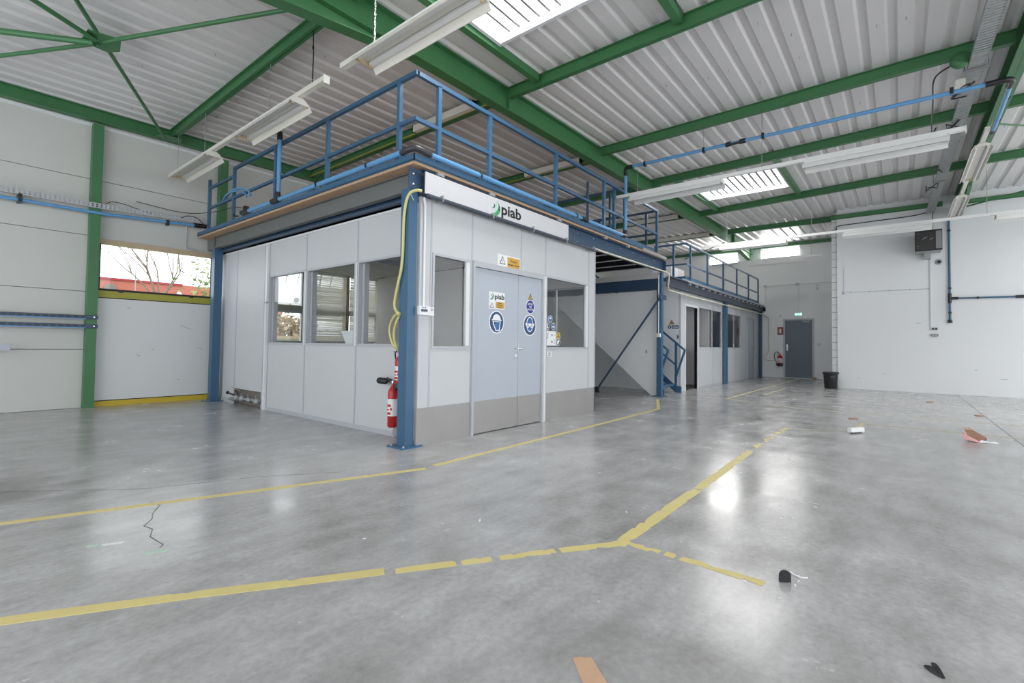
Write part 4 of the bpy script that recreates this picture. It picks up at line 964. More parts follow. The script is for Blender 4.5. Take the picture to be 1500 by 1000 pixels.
# stickers on the end panel beside the stairs, facing the stairs
fxp = lambda y, z: FX(11.868, y, z)
ws = thing('warning_sticker', (11.868, 4.43, 1.63), 'orange triangle sticker above the blue sticker beside the stairs', 'sticker')
warn_tri(ws, FX(11.868, 4.43, 1.705), .12, .002)
bs = thing('mandatory_sticker', (11.868, 4.38, 1.55), 'dark blue sticker with round symbol and two white lines beside the stairs', 'sticker')
f = FX(11.868, 4.38, 1.60)
new('plate', MB().prism([(-.16,-.055),(.15,-.055),(.15,.055),(-.16,.055)], 0, .001, f), M['paper'], bs)
new('text_field', MB().prism([(-.05,-.042),(.14,-.042),(.14,.042),(-.05,.042)], .001, .0015, f), M['signblue'], bs)
new('roundel', MB().prism(circle(.045,20,-.105,0), .001, .0015, f), M['signblue'], bs)
u = MB().prism(circle(.018,12,-.105,0), .0015, .002, f)
for z in (.012, -.018):
    for i in range(5): u.prism([(-.03+i*.032,z),(-.004+i*.032,z),(-.004+i*.032,z+.014),(-.03+i*.032,z+.014)], .0015, .002, f)
new('print', u, M['paper'], bs)
sk = thing('wall_socket', (11.868, 4.27, 1.30), 'slim dark switch on the white panel between stair handrail and doorway', 'switch')
new('plate', MB().box(11.855, 11.868, 4.245, 4.29, 1.30, 1.41), M['galv'], sk); new('rocker', MB().box(11.85, 11.855, 4.257, 4.278, 1.33, 1.38), M['black'], sk)

# ================================================================== END WALL
ex = thing('exit_sign', (XW, 2.903, 2.31), 'lit green emergency exit light above the grey fire door', 'exit sign')
new('housing', MB().box(XW-.05, XW, 2.77, 3.035, 2.312, 2.44), M['lampw'], ex)
f = FX(XW-.05, 2.903, 2.376)
new('face', MB().prism([(-.125,-.056),(.125,-.056),(.125,.056),(-.125,.056)], 0, .002, f), M['exitg'], ex)
new('pictogram', MB().prism([(.055,-.045),(.105,-.045),(.105,.045),(.055,.045)], .002, .003, f).prism([(-.045,-.012),(.0,-.012),(.0,-.03),(.035,0),(.0,.03),(.0,.012),(-.045,.012)], .002, .003, f).prism(circle(.013,12,-.075,.03), .002, .003, f).prism([(-.10,-.045),(-.075,-.045),(-.06,-.01),(-.055,.012),(-.09,.012)], .002, .003, f), M['exitw'], ex)
fsn = thing('extinguisher_sign', (XW, 3.50, 1.61), 'red extinguisher sign on the end wall left of the fire door', 'sign')
f = FX(XW, 3.50, 1.758)
new('plate', MB().prism([(-.10,-.147),(.10,-.147),(.10,.147),(-.10,.147)], 0, .003, f), M['maroon'], fsn)
new('pictogram', MB().prism([(-.022,-.08),(.03,-.08),(.03,.06),(.012,.10),(-.022,.06)], .003, .004, f).prism([(-.06,-.05),(-.045,-.05),(-.03,.09),(-.045,.09)], .003, .004, f), M['paper'], fsn)
new('caption', MB().prism([(-.08,-.135),(.08,-.135),(.08,-.105),(-.08,-.105)], .003, .004, f), M['greyv'], fsn)
e3 = extinguisher((XW-.10, 3.505, .45), 'red powder extinguisher with black base on the end wall beside the fire door', .085, .42)
new('base_ring', MB().lathe((XW-.10,3.505,.44), [(.095,0),(.10,.01),(.10,.085),(.09,.09)], 24).box(XW-.14,XW-.06,3.56,3.63,.455,.53), M['black'], e3)
new('hose', MB().tube(smooth([(XW-.10,3.52,.90),(XW-.11,3.60,.97),(XW-.11,3.68,.90),(XW-.11,3.69,.76),(XW-.11,3.64,.62),(XW-.11,3.60,.55)]), .013, 8), M['black'], e3)
new('wall_bracket', MB().box(XW-.03, XW, 3.46, 3.55, .60, .85), M['galv'], e3)
ch = thing('wall_hose', (XW-.03, 3.9, .62), 'yellowish hose running down the end wall from the platform end to the extinguisher', 'hose')
new('hose', MB().tube(smooth([(XW-.035,3.90,2.25),(XW-.03,3.895,1.9),(XW-.03,3.90,1.3),(XW-.03,3.905,.98),(XW-.03,4.02,.84),(XW-.03,4.055,.75),(XW-.03,4.0,.66),(XW-.03,3.88,.635),(XW-.03,3.75,.64),(XW-.03,3.66,.66)]), .014, 8), M['cable'], ch)
new('clip', MB().box(XW-.045, XW, 3.89, 3.92, .62, .65), M['black'], ch)
wc = thing('wall_conduit', (XW-.02, 3.0, 2.46), 'white electrical conduit running across the end wall above the fire door', 'conduit')
new('conduit', MB().tube([(XW-.02,4.04,3.50),(XW-.02,2.98,3.515),(XW-.02,1.62,3.525)], .018, 8).tube([(XW-.02,4.0,3.48),(XW-.02,4.01,2.76)], .020, 8).tube([(XW-.012,2.90,3.5),(XW-.012,2.90,2.44)], .008, 6), M['lampw'], wc)
for y, z in ((4.02,3.48),(2.93,3.50)): new('box', MB().box(XW-.05, XW, y-.045, y+.045, z-.03, z+.05), M['trim'], wc)
sb_ = thing('siren', (XW-.05, 2.30, 3.30), 'small white round alarm sounder hanging under the conduit on the end wall', 'alarm')
new('body', MB().lathe((XW-.06,2.30,3.34), [(.03,.06),(.05,.03),(.055,0),(.03,-.06),(.01,-.08)], 16, 'z'), M['trim_w'], sb_)
new('mount', MB().box(XW-.06, XW, 2.27, 2.33, 3.38, 3.44), M['trim'], sb_)
hk = MB().tube([(XW,3.50,2.32),(XW-.04,3.50,2.32),(XW-.04,3.50,2.35)], .012, 8)
tag(new('wall_hook', hk, M['black']), 'tiny dark hook on the end wall up left of the fire door', 'hook')
s2 = thing('light_switch', (XW-.01, 2.26, 1.21), 'white switch on the end wall right of the fire door', 'switch')
new('plate', MB().box(XW-.012, XW, 2.21, 2.31, 1.21, 1.30), M['trim'], s2); new('rocker', MB().box(XW-.018, XW-.012, 2.24, 2.28, 1.235, 1.275), M['paper'], s2)
dw = MB().tube([(XW-.07,1.585,0),(XW-.07,1.585,3.45)], .045, 12)
tag(new('downpipe', dw, M['lampw']), 'white vertical pipe in the corner between fire door wall and block edge', 'pipe')
tag(new('door_wedge', MB().prism([(0,0),(.14,0),(.12,.07),(.03,.07)], 0, .08, lambda a, b, d: (XW-.22+d, 2.46-a, b)), M['card']), 'small brown wedge on the floor at the foot of the fire door', 'wedge')
bn = thing('waste_bin', (16.12, 1.50, 0), 'black round waste bin standing at the white block wall corner', 'bin')
new('body', MB().lathe((16.12,1.50,0), [(.145,0),(.15,.01),(.175,.40),(.178,.415)], 28), M['black'], bn)
new('rim', MB().lathe((16.12,1.50,.405), [(.178,0),(.198,.0),(.198,.045),(.185,.055),(.165,.05),(.160,-.02),(.02,-.03)], 28), M['black'], bn)
for a in (200, 330):
    c, s_ = math.cos(math.radians(a)), math.sin(math.radians(a))
    new('handle', MB().bar((16.12+.185*c-.05*s_,1.50+.185*s_+.05*c,.33),(16.12+.185*c+.05*s_,1.50+.185*s_-.05*c,.33),.02,.05), M['black'], bn)

# ================================================================== RIGHT WALL
ht = thing('air_heater', (16.1, -.60, 3.58), 'black box-shaped unit heater hung high on the white heater wall', 'heater')
new('casing', MB().box(15.85, 16.38, -.845, -.345, 3.60, 4.10), M['galv'], ht)
new('front', MB().box(15.82, 15.85, -.855, -.335, 3.59, 4.11), M['black'], ht)
f = FX(15.82, -.56, 3.85)
new('grille', MB().prism([(-.20,-.22),(.15,-.22),(.15,.22),(-.20,.22)], 0, .004, f), M['grille'], ht)
new('fan_blade', MB().prism([(-.10,.02),(-.05,.08),(.02,.10),(-.02,.06)], .004, .008, f).prism([(.04,.0),(.09,.05),(.14,.05),(.09,.02)], .004, .008, f), M['greyv'], ht)
new('vane', MB().box(15.808, 15.82, -.845, -.735, 3.63, 4.07), M['greyv'], ht)
for z in (3.72, 3.92, 4.03): new('screw', MB().lathe((15.815,-.40,z), [(.012,0),(.010,-.006)], 8, 'x'), M['chrome'], ht)
new('wall_bracket', MB().box(16.20, XR, -.65, -.52, 3.45, 3.62), M['galv'], ht)
rc = thing('wall_conduit', (XR-.01, 0, 1.65), 'thin grey conduit on the white heater wall, turning down to two sockets', 'conduit')
new('conduit', MB().box(XR-.014, XR, -.645, -.625, 1.70, 3.46).box(XR-.012, XR, -.64, 1.20, 2.688, 2.704).box(XR-.010, XR, 1.193, 1.207, 2.69, 3.39), M['trim'], rc)
for y in (1.05, .62, .20, -.24, -.60): new('clip', MB().box(XR-.018, XR, y-.012, y+.012, 2.682, 2.71), M['galv'], rc)
new('box', MB().lathe((XR,1.20,2.69), [(.045,0),(.045,-.02),(.02,-.025)], 14, 'x'), M['trim'], rc)
for z, nm, lb in ((1.625,'wall_socket','upper twin socket at the end of the conduit on the white heater wall'),(1.46,'switch_box','lower grey switch box under the twin socket on the white heater wall')):
    t = thing(nm, (XR-.02, -.71, z), lb, 'socket')
    new('plate', MB().box(XR-.035, XR, -.785, -.645, z, z+.065), M['trim' if z > 1.5 else 'greyv'], t)
    new('insert', MB().box(XR-.04, XR-.035, -.765, -.725, z+.01, z+.055).box(XR-.04, XR-.035, -.705, -.665, z+.01, z+.055), M['black' if z > 1.5 else 'galv'], t)
ro = thing('round_outlet', (XR-.02, -.82, 3.31), 'round dark outlet on the white heater wall beneath the heater', 'outlet')
new('ring', MB().lathe((XR,-.82,3.37), [(.075,0),(.075,-.02),(.05,-.025)], 20, 'x'), M['trim'], ro); new('core', MB().lathe((XR-.02,-.82,3.37), [(.045,0),(.04,-.02)], 16, 'x'), M['black'], ro)
rp = thing('air_pipe', (XR-.03, -1.2, 1.80), 'blue compressed-air pipe with black tee on the white heater wall', 'pipe')
new('pipe', MB().tube([(XR-.035,-1.012,1.86),(XR-.035,-1.012,4.40)], .024, 10).tube([(XR-.035,-1.0,2.42),(XR-.035,-4.0,2.39)], .021, 10), M['blue'], rp)
new('tee', MB().tube([(XR-.035,-1.012,2.30),(XR-.035,-1.012,2.55)], .036, 10).tube([(XR-.035,-1.0,2.42),(XR-.035,-1.17,2.42)], .034, 10), M['black'], rp)
new('outlet', MB().lathe((XR-.035,-1.012,1.80), [(.03,0),(.05,.01),(.04,.06),(.03,.08)], 12), M['black'], rp)
for y, z in ((-1.012,4.15),(-1.012,2.68),(-1.012,2.06)): new('clip', MB().box(XR-.065, XR, y-.03, y+.03, z-.02, z+.02), M['black'], rp)
for y in (-1.52, -2.27): new('clip', MB().box(XR-.06, XR, y-.02, y+.02, 2.385, 2.44), M['black'], rp)
new('coupling', MB().tube([(XR-.035,-2.17,2.408),(XR-.035,-2.34,2.406)], .034, 10), M['black'], rp)
tag(new('wall_cable', MB().tube(smooth([(XR-.015,1.36,4.50),(XR-.015,1.33,4.60),(XR-.015,.9,4.62),(XR-.015,.2,4.63),(XR-.015,-.4,4.65),(XR-.015,-.76,4.74)]), .012, 6), M['black']), 'black cable slung along the top of the white heater wall', 'cable')
tag(new('drop_cable', MB().tube([(XR-.02,-.70,4.75),(XR-.03,-.70,4.4),(XR-.2,-.70,4.11)], .008, 6), M['greyv']), 'thin grey cable dropping to the top of the black heater', 'cable')
# ================================================================== LIGHTING ROWS
def suspension(x, y, z0, z1, parent, chain=False):
    if chain:
        mb = MB(); n = int((z1-z0)/.045)
        for i in range(n):
            z = z0+.0225+i*(z1-z0)/n; a = (i % 2)*math.pi/2
            ring = [(x+.008*math.cos(t)*math.cos(a), y+.008*math.cos(t)*math.sin(a), z+.027*math.sin(t)) for t in [2*math.pi*k/8 for k in range(8)]]
            mb.tube(ring, .0035, 5, closed=True)
        return new('chain', mb, M['chrome'], parent)
    return new('wire', MB().tube([(x,y,z0),(x,y,z1)], .004, 6).tube([(x-.02,y,z0-.01),(x,y,z0+.05),(x+.02,y,z0-.01)], .004, 5), M['galv'], parent)
def trunk_y(x, z, y0, y1, label, wires, m='lamp', chains=()):
    t = thing('lighting_trunking', (x, (y0+y1)/2, z), label, 'lamp rail', 'hanging lamp rails')
    new('rail', MB().box(x-.03, x+.03, y0, y1, z, z+.055), M[m], t)
    new('end_cap', MB().box(x-.035, x+.035, y0-.012, y0, z-.03, z+.06), M[m], t)
    for y in wires: suspension(x, y, z+.055, zr(x)-.165, t, y in chains)
    return t
def fixture(L, label, m='lamp', tubes=True, w=.155, dep=.13):
    """lamp hanging under a rail: origin at the middle of the rail's underside, length along y"""
    t = thing('fluorescent_lamp', (0,0,0), label, 'lamp', 'hanging fluorescent lamps')
    o = [(-w,-dep),(-w*.80,-dep*.50),(-w*.42,-dep*.16),(-.05,-.004),(.05,-.004),(w*.42,-dep*.16),(w*.80,-dep*.50),(w,-dep)]
    i = [(a*.975, b-.010) for a, b in o]; i[0] = (-w+.008,-dep); i[-1] = (w-.008,-dep)
    fr = lambda a, b, d: (a, d, b)
    new('reflector', MB().strip(o, i, -L/2, L/2, fr), M[m], t)
    new('housing', MB().box(-.045, .045, -L/2, L/2, -.035, -.012), M[m], t)
    for x in (-.075, .075):
        new('tube_tray', MB().box(x-.020, x+.020, -L/2+.02, L/2-.02, -.075 if not tubes else -.060, -.020), M['lampw'], t)
        if tubes: new('tube', MB().tube([(x,-L/2+.04,-.078),(x,L/2-.04,-.078)], .013, 8), M['paper'], t)
        for s_ in (-1, 1): new('lampholder', MB().box(x-.016, x+.016, s_*(L/2-.035)-.012, s_*(L/2-.035)+.012, -.090, -.048), M['oldend' if not tubes else 'lampw'], t)
    pr = [(-w*.62,-dep*.34),(-w*.70,-dep*.62),(w*.70,-dep*.62),(w*.62,-dep*.34),(.05,-.012),(-.05,-.012)]
    for s_ in (-1, 1): new('end_plate', MB().prism(pr, s_*L/2-.004, s_*L/2+.004, fr), M['oldend' if s_ > 0 else m], t)
    return t
trunk_y(2.78, 4.005, 4.94, 10.15, 'cream lamp rail hanging at upper left, from wall to near the green rafter', (9.765, 8.52, 6.305))
t_ = [o for o in COL.objects if o.name == 'lighting_trunking'][0]
new('black_cord', MB().tube([(2.78,5.24,4.06),(2.785,5.24,4.42),(2.775,5.24,4.715)], .007, 6).lathe((2.78,5.24,4.50), [(.010,-.02),(.012,0),(.010,.02)], 8), M['black'], t_)
new('hook', MB().tube([(2.75,5.24,4.06),(2.78,5.24,4.13),(2.81,5.24,4.06)], .006, 6), M['chrome'], t_)
trunk_y(2.78, 4.02, -.9, 4.62, 'cream lamp rail hanging on chains at the top edge', (4.045, 1.2), chains=(4.045, 1.2))
trunk_y(8.20, 3.865, -.67, 4.13, 'long cream lamp rail across the middle, in front of the farther roof light', (3.70, 1.643), 'lampw')
trunk_y(13.80, 3.885, -4.6, 4.26, 'long white lamp rail crossing in front of the white heater wall', (3.63, 1.66, -1.44, -3.9), 'lampw')
trunk_y(17.0, 3.895, 1.78, 4.15, 'short grey-white lamp rail before the high windows of the end wall', (3.7, 2.06), 'lampw')
fa = fixture(1.60, 'cream lamp on the upper left rail, end by the panelled wall', 'lamp', False); fa.location = (2.78, 8.95, 4.005)
fb_ = dup(fa, (2.78, 6.32, 4.005), 'cream lamp on the upper left rail, end by the green rafter')
fc_ = dup(fa, (2.78, 3.43, 4.02), 'largest cream lamp, hanging at the top edge beside the nearer roof light')
f1 = fixture(1.60, 'lamp on the middle rail before the farther roof light, beside the vertical pipe', 'lampw'); f1.location = (8.20, 3.02, 3.865)
dup(f1, (8.20, .28, 3.865), 'lamp on the middle rail at its right end, below the blue ceiling pipe')
dup(f1, (13.80, 3.0, 3.885), 'white lamp on the far long rail, in front of the end-wall windows')
dup(f1, (13.80, .22, 3.885), 'white lamp on the far long rail, between stub wall corner and heater')
dup(f1, (13.80, -2.36, 3.885), 'white lamp on the far long rail at the right edge of the picture')
dup(f1, (17.0, 3.03, 3.895), 'grey-white lamp next to the end wall, hanging under the high window')
t = thing('lighting_trunking', (12.4, -1.09, 4.50), 'cream lamp rail running away under the right-hand green rafter', 'lamp rail', 'hanging lamp rails')
new('rail', MB().box(10.25, 16.3, -1.12, -1.06, 4.50, 4.555), M['lamp'], t)
for x in (10.4, 13.4, 16.2): new('wire', MB().tube([(x,-1.13,4.55),(x,-1.17,4.70)], .005, 6), M['galv'], t)
g1 = fixture(2.05, 'cream lamp under the right-hand rafter, nearer of the two', 'lamp', True, .135, .10); g1.location = (11.85, -1.09, 4.50); g1.rotation_euler = (0,0,-math.pi/2)
dup(g1, (15.2, -1.09, 4.50), 'cream lamp under the right-hand rafter, farther one against the white wall', -math.pi/2)
# cream battens fixed to the purlins over the near platform
def batten(x, y0, y1, label):
    z = zr(x)-.163
    t = thing('batten_lamp', (x, (y0+y1)/2, z-.06), label, 'lamp', 'battens on the purlins')
    new('housing', MB().box(x-.135, x-.05, y0, y1, z+.015, z+.125), M['lamp'], t)
    new('lampholder', MB().box(x-.14, x-.045, y0-.02, y0, z+.01, z+.13).box(x-.14, x-.045, y1, y1+.02, z+.01, z+.13), M['black'], t)
batten(5.41, 5.10, 6.5, 'cream batten on the green purlin seen through the front corner of the blue railing')
batten(8.43, 5.0, 6.4, 'cream batten on the purlin seen behind the middle of the blue railing')
batten(14.0, 5.0, 6.6, 'cream batten on the purlin above the blue railing of the lower platform')
batten(17.0, 5.0, 6.9, 'cream batten on the purlin farthest back above the lower platform')

# ================================================================== PIPES AND TRAYS
cp = thing('air_pipe', (8.22, 1.4, 4.40), 'long light-blue pipe hung below a purlin across the right half of the ceiling', 'pipe')
new('pipe', MB().tube([(8.22,3.90,4.425),(8.22,-1.0,4.395)], .028, 12).tube([(8.24,3.955,4.36),(8.24,3.955,3.16)], .028, 12).tube([(8.30,-1.10,4.395),(10.2,-1.14,4.44)], .028, 12), M['pipe'], cp)
new('elbow', MB().tube(smooth([(8.22,3.80,4.425),(8.22,3.90,4.425),(8.235,3.955,4.40),(8.24,3.955,4.28)]), .036, 12), M['black'], cp)
new('elbow', MB().tube(smooth([(8.22,-.86,4.395),(8.22,-1.03,4.395),(8.27,-1.10,4.395),(8.45,-1.10,4.40)]), .036, 12), M['black'], cp)
new('end_cap', MB().tube([(10.1,-1.14,4.44),(10.25,-1.14,4.444)], .034, 12), M['black'], cp)
for y in (3.57, 2.53, 1.63, -.55):
    k = new('hanger_clip', MB().box(8.185, 8.255, y-.018, y+.018, 4.375, 4.455), M['black'], cp)
    if y > 0: new('hanger_wire', MB().tube([(8.22,y,4.455),(8.20,y,4.775)], .004, 6), M['galv'], k)
new('coupling', MB().tube([(8.22,2.14,4.413),(8.22,1.93,4.412)], .028, 12).tube([(8.22,2.18,4.413),(8.22,2.10,4.413)], .040, 12).tube([(8.22,1.97,4.412),(8.22,1.88,4.412)], .040, 12), M['black'], cp)
for x in (8.9, 9.7): new('clip', MB().tube([(x,-1.10,4.44),(x,-1.15,4.41),(x+.01,-1.17,4.44)], .008, 6), M['black'], cp)
new('bottom_elbow', MB().tube(smooth([(8.24,3.955,3.26),(8.24,3.955,3.17),(8.20,3.945,3.145),(8.08,3.945,3.142)]), .037, 12), M['black'], cp)

dp = thing('air_pipe', (5.7, 3.94, 3.105), 'light-blue pipe lying along the front edge of the near platform', 'pipe')
new('pipe', MB().tube([(3.42,3.935,3.142),(8.12,3.94,3.142)], .030, 12), M['pipe'], dp)
new('elbow', MB().tube(smooth([(3.215,4.14,3.142),(3.213,4.03,3.15),(3.25,3.955,3.16),(3.33,3.935,3.15),(3.44,3.935,3.142)]), .035, 12), M['elbow'], dp)
new('coupling', MB().tube([(6.62,3.937,3.142),(6.80,3.937,3.142)], .038, 12), M['black'], dp)
for x in (4.23, 6.45): new('clip', MB().tube([(x,3.905,3.11),(x,3.90,3.15),(x,3.935,3.178),(x,3.975,3.15),(x,3.985,3.11)], .012, 6), M['black'], dp)
sp_ = thing('air_pipe', (3.22, 6.0, 3.105), 'light-blue pipe lying along the left edge of the near platform with a riser', 'pipe')
new('pipe', MB().tube([(3.213,4.14,3.142),(3.213,8.0,3.142)], .030, 12).tube([(3.235,6.98,3.17),(3.235,6.98,4.09)], .027, 12), M['pipe'], sp_)
new('tee', MB().tube([(3.213,6.90,3.142),(3.213,7.12,3.142)], .040, 12).lathe((3.225,6.98,3.15), [(.04,0),(.045,.05),(.038,.11)], 12), M['black'], sp_)
new('riser_cap', MB().lathe((3.235,6.98,4.03), [(.036,0),(.038,.02),(.038,.11),(.03,.12)], 14), M['black'], sp_)
new('valve', MB().tube([(3.213,7.90,3.145),(3.213,8.15,3.145)], .042, 12).box(3.18,3.245,7.98,8.04,3.17,3.23), M['black'], sp_)
new('hook', MB().tube([(3.21,8.30,3.12),(3.20,8.42,3.13),(3.19,8.42,3.18)], .014, 8), M['black'], sp_)
for y in (4.75, 5.85): new('clip', MB().tube([(3.18,y,3.11),(3.175,y,3.15),(3.21,y,3.178),(3.25,y,3.15),(3.255,y,3.11)], .011, 6), M['black'], sp_)
tag(new('hose_coil', MB().tube(smooth([(3.34,9.25,3.53),(3.30,8.95,3.62),(3.28,8.7,3.64),(3.27,8.35,3.60),(3.27,8.1,3.52),(3.28,8.02,3.42)]), .018, 8).tube(smooth([(3.31,9.25,3.53),(3.27,8.95,3.60),(3.25,8.5,3.58),(3.25,8.15,3.47),(3.25,8.1,3.40)]), .014, 8), M['pipe']), 'blue hose slung over the far end of the platform railing', 'hose')
tag(new('slack_cable', MB().tube(smooth([(2.3,10.12,3.46),(3.0,10.1,3.42),(3.25,9.4,3.38),(3.22,8.5,3.30),(3.21,8.0,3.19)]), .006, 6), M['black']), 'thin slack black cable crossing behind the far railing posts to the valve', 'cable')

lpipe = thing('air_pipe', (.3, 10.14, 3.10), 'light-blue pipe along the panelled wall under the cable tray', 'pipe')
new('pipe', MB().tube([(XB,10.10,3.13),(1.86,10.10,3.15),(3.30,10.10,3.235)], .026, 12), M['pipe'], lpipe)
for x in (-1.2, .91, 2.75): new('clip', MB().box(x-.022, x+.022, 10.065, 10.245 if x < 2 else 10.135, 3.115+.02*(x>2), 3.235), M['black'], lpipe)
new('end_valve', MB().tube([(3.16,10.10,3.225),(3.36,10.10,3.24)], .040, 12), M['black'], lpipe)
ctr = thing('cable_tray', (.3, 10.09, 3.20), 'galvanised perforated cable tray along the panelled wall above the blue pipe', 'cable tray')
def tray(p, q, w, h, n=None):
    mb = MB(); p, q = Vector(p), Vector(q); L_ = (q-p).length; n = n or int(L_/.055)
    d = (q-p)/n
    for i in range(n):
        a = p + d*i; b = p + d*(i+.52)
        mb.bar(a, b, .004, h)
    mb.bar(p+Vector((0,0,h/2)), q+Vector((0,0,h/2)), .010, .012); mb.bar(p-Vector((0,0,h/2)), q-Vector((0,0,h/2)), .010, .012); mb.bar(p, q, .006, .008)
    return mb
new('tray', tray((XB,10.07,3.255), (1.85,10.07,3.262), 0, .07), M['trim'], ctr)
new('tray', tray((1.85,10.07,3.262), (3.28,10.07,3.318), 0, .07), M['trim'], ctr)
new('tray_floor', MB().bar((XB,10.105,3.225),(1.85,10.105,3.232),.07,.004).bar((1.85,10.105,3.232),(3.28,10.105,3.288),.07,.004), M['galv'], ctr)
new('loose_cable', MB().tube(smooth([(1.85,10.08,3.27),(1.95,10.08,3.36),(2.1,10.08,3.37),(2.3,10.08,3.33),(2.5,10.08,3.30)]), .006, 6), M['black'], ctr)
new('loose_cable', MB().tube(smooth([(2.95,10.07,3.31),(3.05,10.07,3.37),(3.2,10.07,3.36),(3.3,10.07,3.27)]), .008, 6), M['black'], ctr)
for i, (za, zb, lb) in enumerate(((1.45,1.495,'upper blue slotted rail fixed across the panelled wall panels'),(1.305,1.345,'lower blue slotted rail fixed across the panelled wall panels'))):
    t = thing('slotted_rail', (.3, 10.16, za), lb, 'rail', 'blue slotted rails')
    new('rail', MB().box(XB, 1.85, 10.085, 10.09, za-.022, za+.035).box(XB, 1.85, 10.085, 10.11, za+.031, za+.035).box(XB, 1.85, 10.085, 10.11, za-.022, za-.018), M['navy'], t)
    s_ = MB()
    for j in range(40): s_.box(1.64-j*.088, 1.70-j*.088, 10.0835, 10.085, za-.004, za+.016)
    new('slots', s_, M['black'], t, kind='stuff')
    new('lower_lip', MB().box(XB, 1.70, 10.075, 10.085, za-.030, za-.018), M['pipe'], t)
    new('bracket', MB().box(1.69, 1.85, 10.09, 10.11, za-.015, za+.028), M['navy'], t)
    new('bolt', MB().lathe((1.80,10.085,za+.006), [(.012,0),(.010,-.01)], 8, 'y'), M['chrome'], t)
sh = thing('wall_bracket', (.78, 10.05, .92), 'small pale blue-grey bracket jutting in at the left edge', 'bracket')
new('arm', MB().box(.50, .865, 9.98, 10.0, .925, 1.02), M['leaf'], sh); new('stem', MB().box(.55, .60, 10.0, 10.25, .94, 1.0), M['galv'], sh)
dr = MB().tube([(3.08,10.22,2.80),(3.08,10.22,3.20),(3.10,10.18,3.235)], .012, 8).tube([(3.08,10.22,2.80),(3.32,10.22,2.775)], .012, 8)
tag(new('thin_conduit', dr, M['trim']), 'thin grey conduit on the wall above the right end of the glazed door', 'conduit')

tr = thing('cable_tray', (10, -.72, 4.62), 'galvanised cable tray running along beside the right-hand green rafter', 'cable tray')
ty = lambda x: -.80 + .016*(x-7)
mb = MB()
for i in range(220):
    x = 3.0 + i*.06; y = ty(x)
    mb.box(x, x+.042, y-.075, y+.075, 4.628, 4.632)
new('tray_floor', mb, M['galv'], tr)
new('side_rail', MB().bar((3,ty(3)-.078,4.655),(XR-.01,ty(XR)-.078,4.655),.006,.06).bar((3,ty(3)+.078,4.655),(XR-.01,ty(XR)+.078,4.655),.006,.06), M['galv'], tr)
for x in (8.2, 10.45, 13.3): new('hanger', MB().bar((x,ty(x)-.12,4.615),(x,ty(x)+.12,4.615),.04,.02).tube([(x,ty(x)-.11,4.62),(x,ty(x)-.11,4.78)], .006, 6).tube([(x,ty(x)+.11,4.62),(x,ty(x)+.11,4.78)], .006, 6), M['greyv'], tr)
rnd = random.Random(4)
for x in (8.7, 9.9, 12.2, 13.6):
    new('loose_cable', MB().tube(smooth([(x+rnd.uniform(-.3,.3), ty(x)+rnd.uniform(-.02,.22), 4.60+rnd.uniform(-.06,.03)) for _ in range(7)]), .010, 6), M['black'], tr)
tag(new('drop_cable', MB().tube(smooth([(8.15,-.66,4.76),(8.22,-.45,4.70),(8.30,-.38,4.62),(8.9,-.40,4.60),(10.2,-.44,4.60),(10.3,-.5,4.72)]), .010, 6), M['black']), 'black cable hanging in a bow beside the cable tray and the blue pipe', 'cable')
jb = thing('junction_box', (8.5, -.62, 4.56), 'cream junction box hanging beside the cable tray near the blue pipe', 'electrical box')
new('box', MB().box(8.40, 8.58, -.70, -.60, 4.56, 4.625), M['lamp'], jb); new('gland', MB().tube([(8.58,-.65,4.59),(8.66,-.65,4.59)], .014, 8), M['black'], jb)
tag(new('round_reel', MB().lathe((8.02,-.62,4.70), [(.03,-.03),(.10,-.02),(.10,.02),(.03,.03)], 18, 'x'), M['green']), 'round dark green disc under the purlin beside the cable tray', 'disc')

# ================================================================== FLOOR MARKINGS (tape, worn)
def tape(pts, w, label, seed, m='tape', wear=.25, gaps=(), name='floor_tape', cat='floor marking', group='yellow floor lines'):
    """tape laid along a polyline with ragged edges; gaps = [(t0,t1)] fractions of the whole length that are missing"""
    rnd = random.Random(seed)
    L_ = [0]
    for (a, b), (c, d) in zip(pts, pts[1:]): L_.append(L_[-1]+math.hypot(c-a, d-b))
    tot = L_[-1]; n = max(8, int(tot/.014))
    def at(s):
        for i in range(len(pts)-1):
            if s <= L_[i+1]+1e-9:
                t = (s-L_[i])/(L_[i+1]-L_[i]); (a, b), (c, d) = pts[i], pts[i+1]
                u = ((c-a)/(L_[i+1]-L_[i]), (d-b)/(L_[i+1]-L_[i])); return (a+(c-a)*t, b+(d-b)*t, u)
    prev = None; l = r = w/2; pieces = []
    for i in range(n+1):
        s = tot*i/n; x, y, u = at(s); f_ = s/tot
        if rnd.random() < wear*.22: l = w/2*rnd.uniform(1-wear*1.7, 1)
        else: l += (w/2-l)*.25
        if rnd.random() < wear*.22: r = w/2*rnd.uniform(1-wear*1.7, 1)
        else: r += (w/2-r)*.25
        miss = any(g0 <= f_ <= g1 for g0, g1 in gaps)
        cur = None if miss else ((x-u[1]*l, y+u[0]*l), (x+u[1]*r, y-u[0]*r))
        if cur and not prev: pieces.append(MB())
        if prev and cur: pieces[-1].prism([prev[0], prev[1], cur[1], cur[0]], .0, .0014+.0004*(seed % 4), FZ(0,0,0))
        prev = cur
    pieces = [p for p in pieces if p.v]
    if len(pieces) == 1: return tag(new(name, pieces[0], M[m]), label, cat, group)
    o = thing(name, (*pts[0], 0), label, cat, group)
    for p in pieces: new('tape_piece', p, M[m], o)
    return o
tape([(-.9,4.62),(.352,4.162),(1.6,3.71),(2.86,3.262)], .060, 'yellow floor line from the left edge towards the office post, ending before the gap', 1, wear=.12)
tape([(2.985,3.285),(4.5,3.285),(6.3,3.30),(8.3,3.33),(9.80,3.95)], .062, 'yellow floor line running past the office doors up to the stair post', 2, wear=.18)
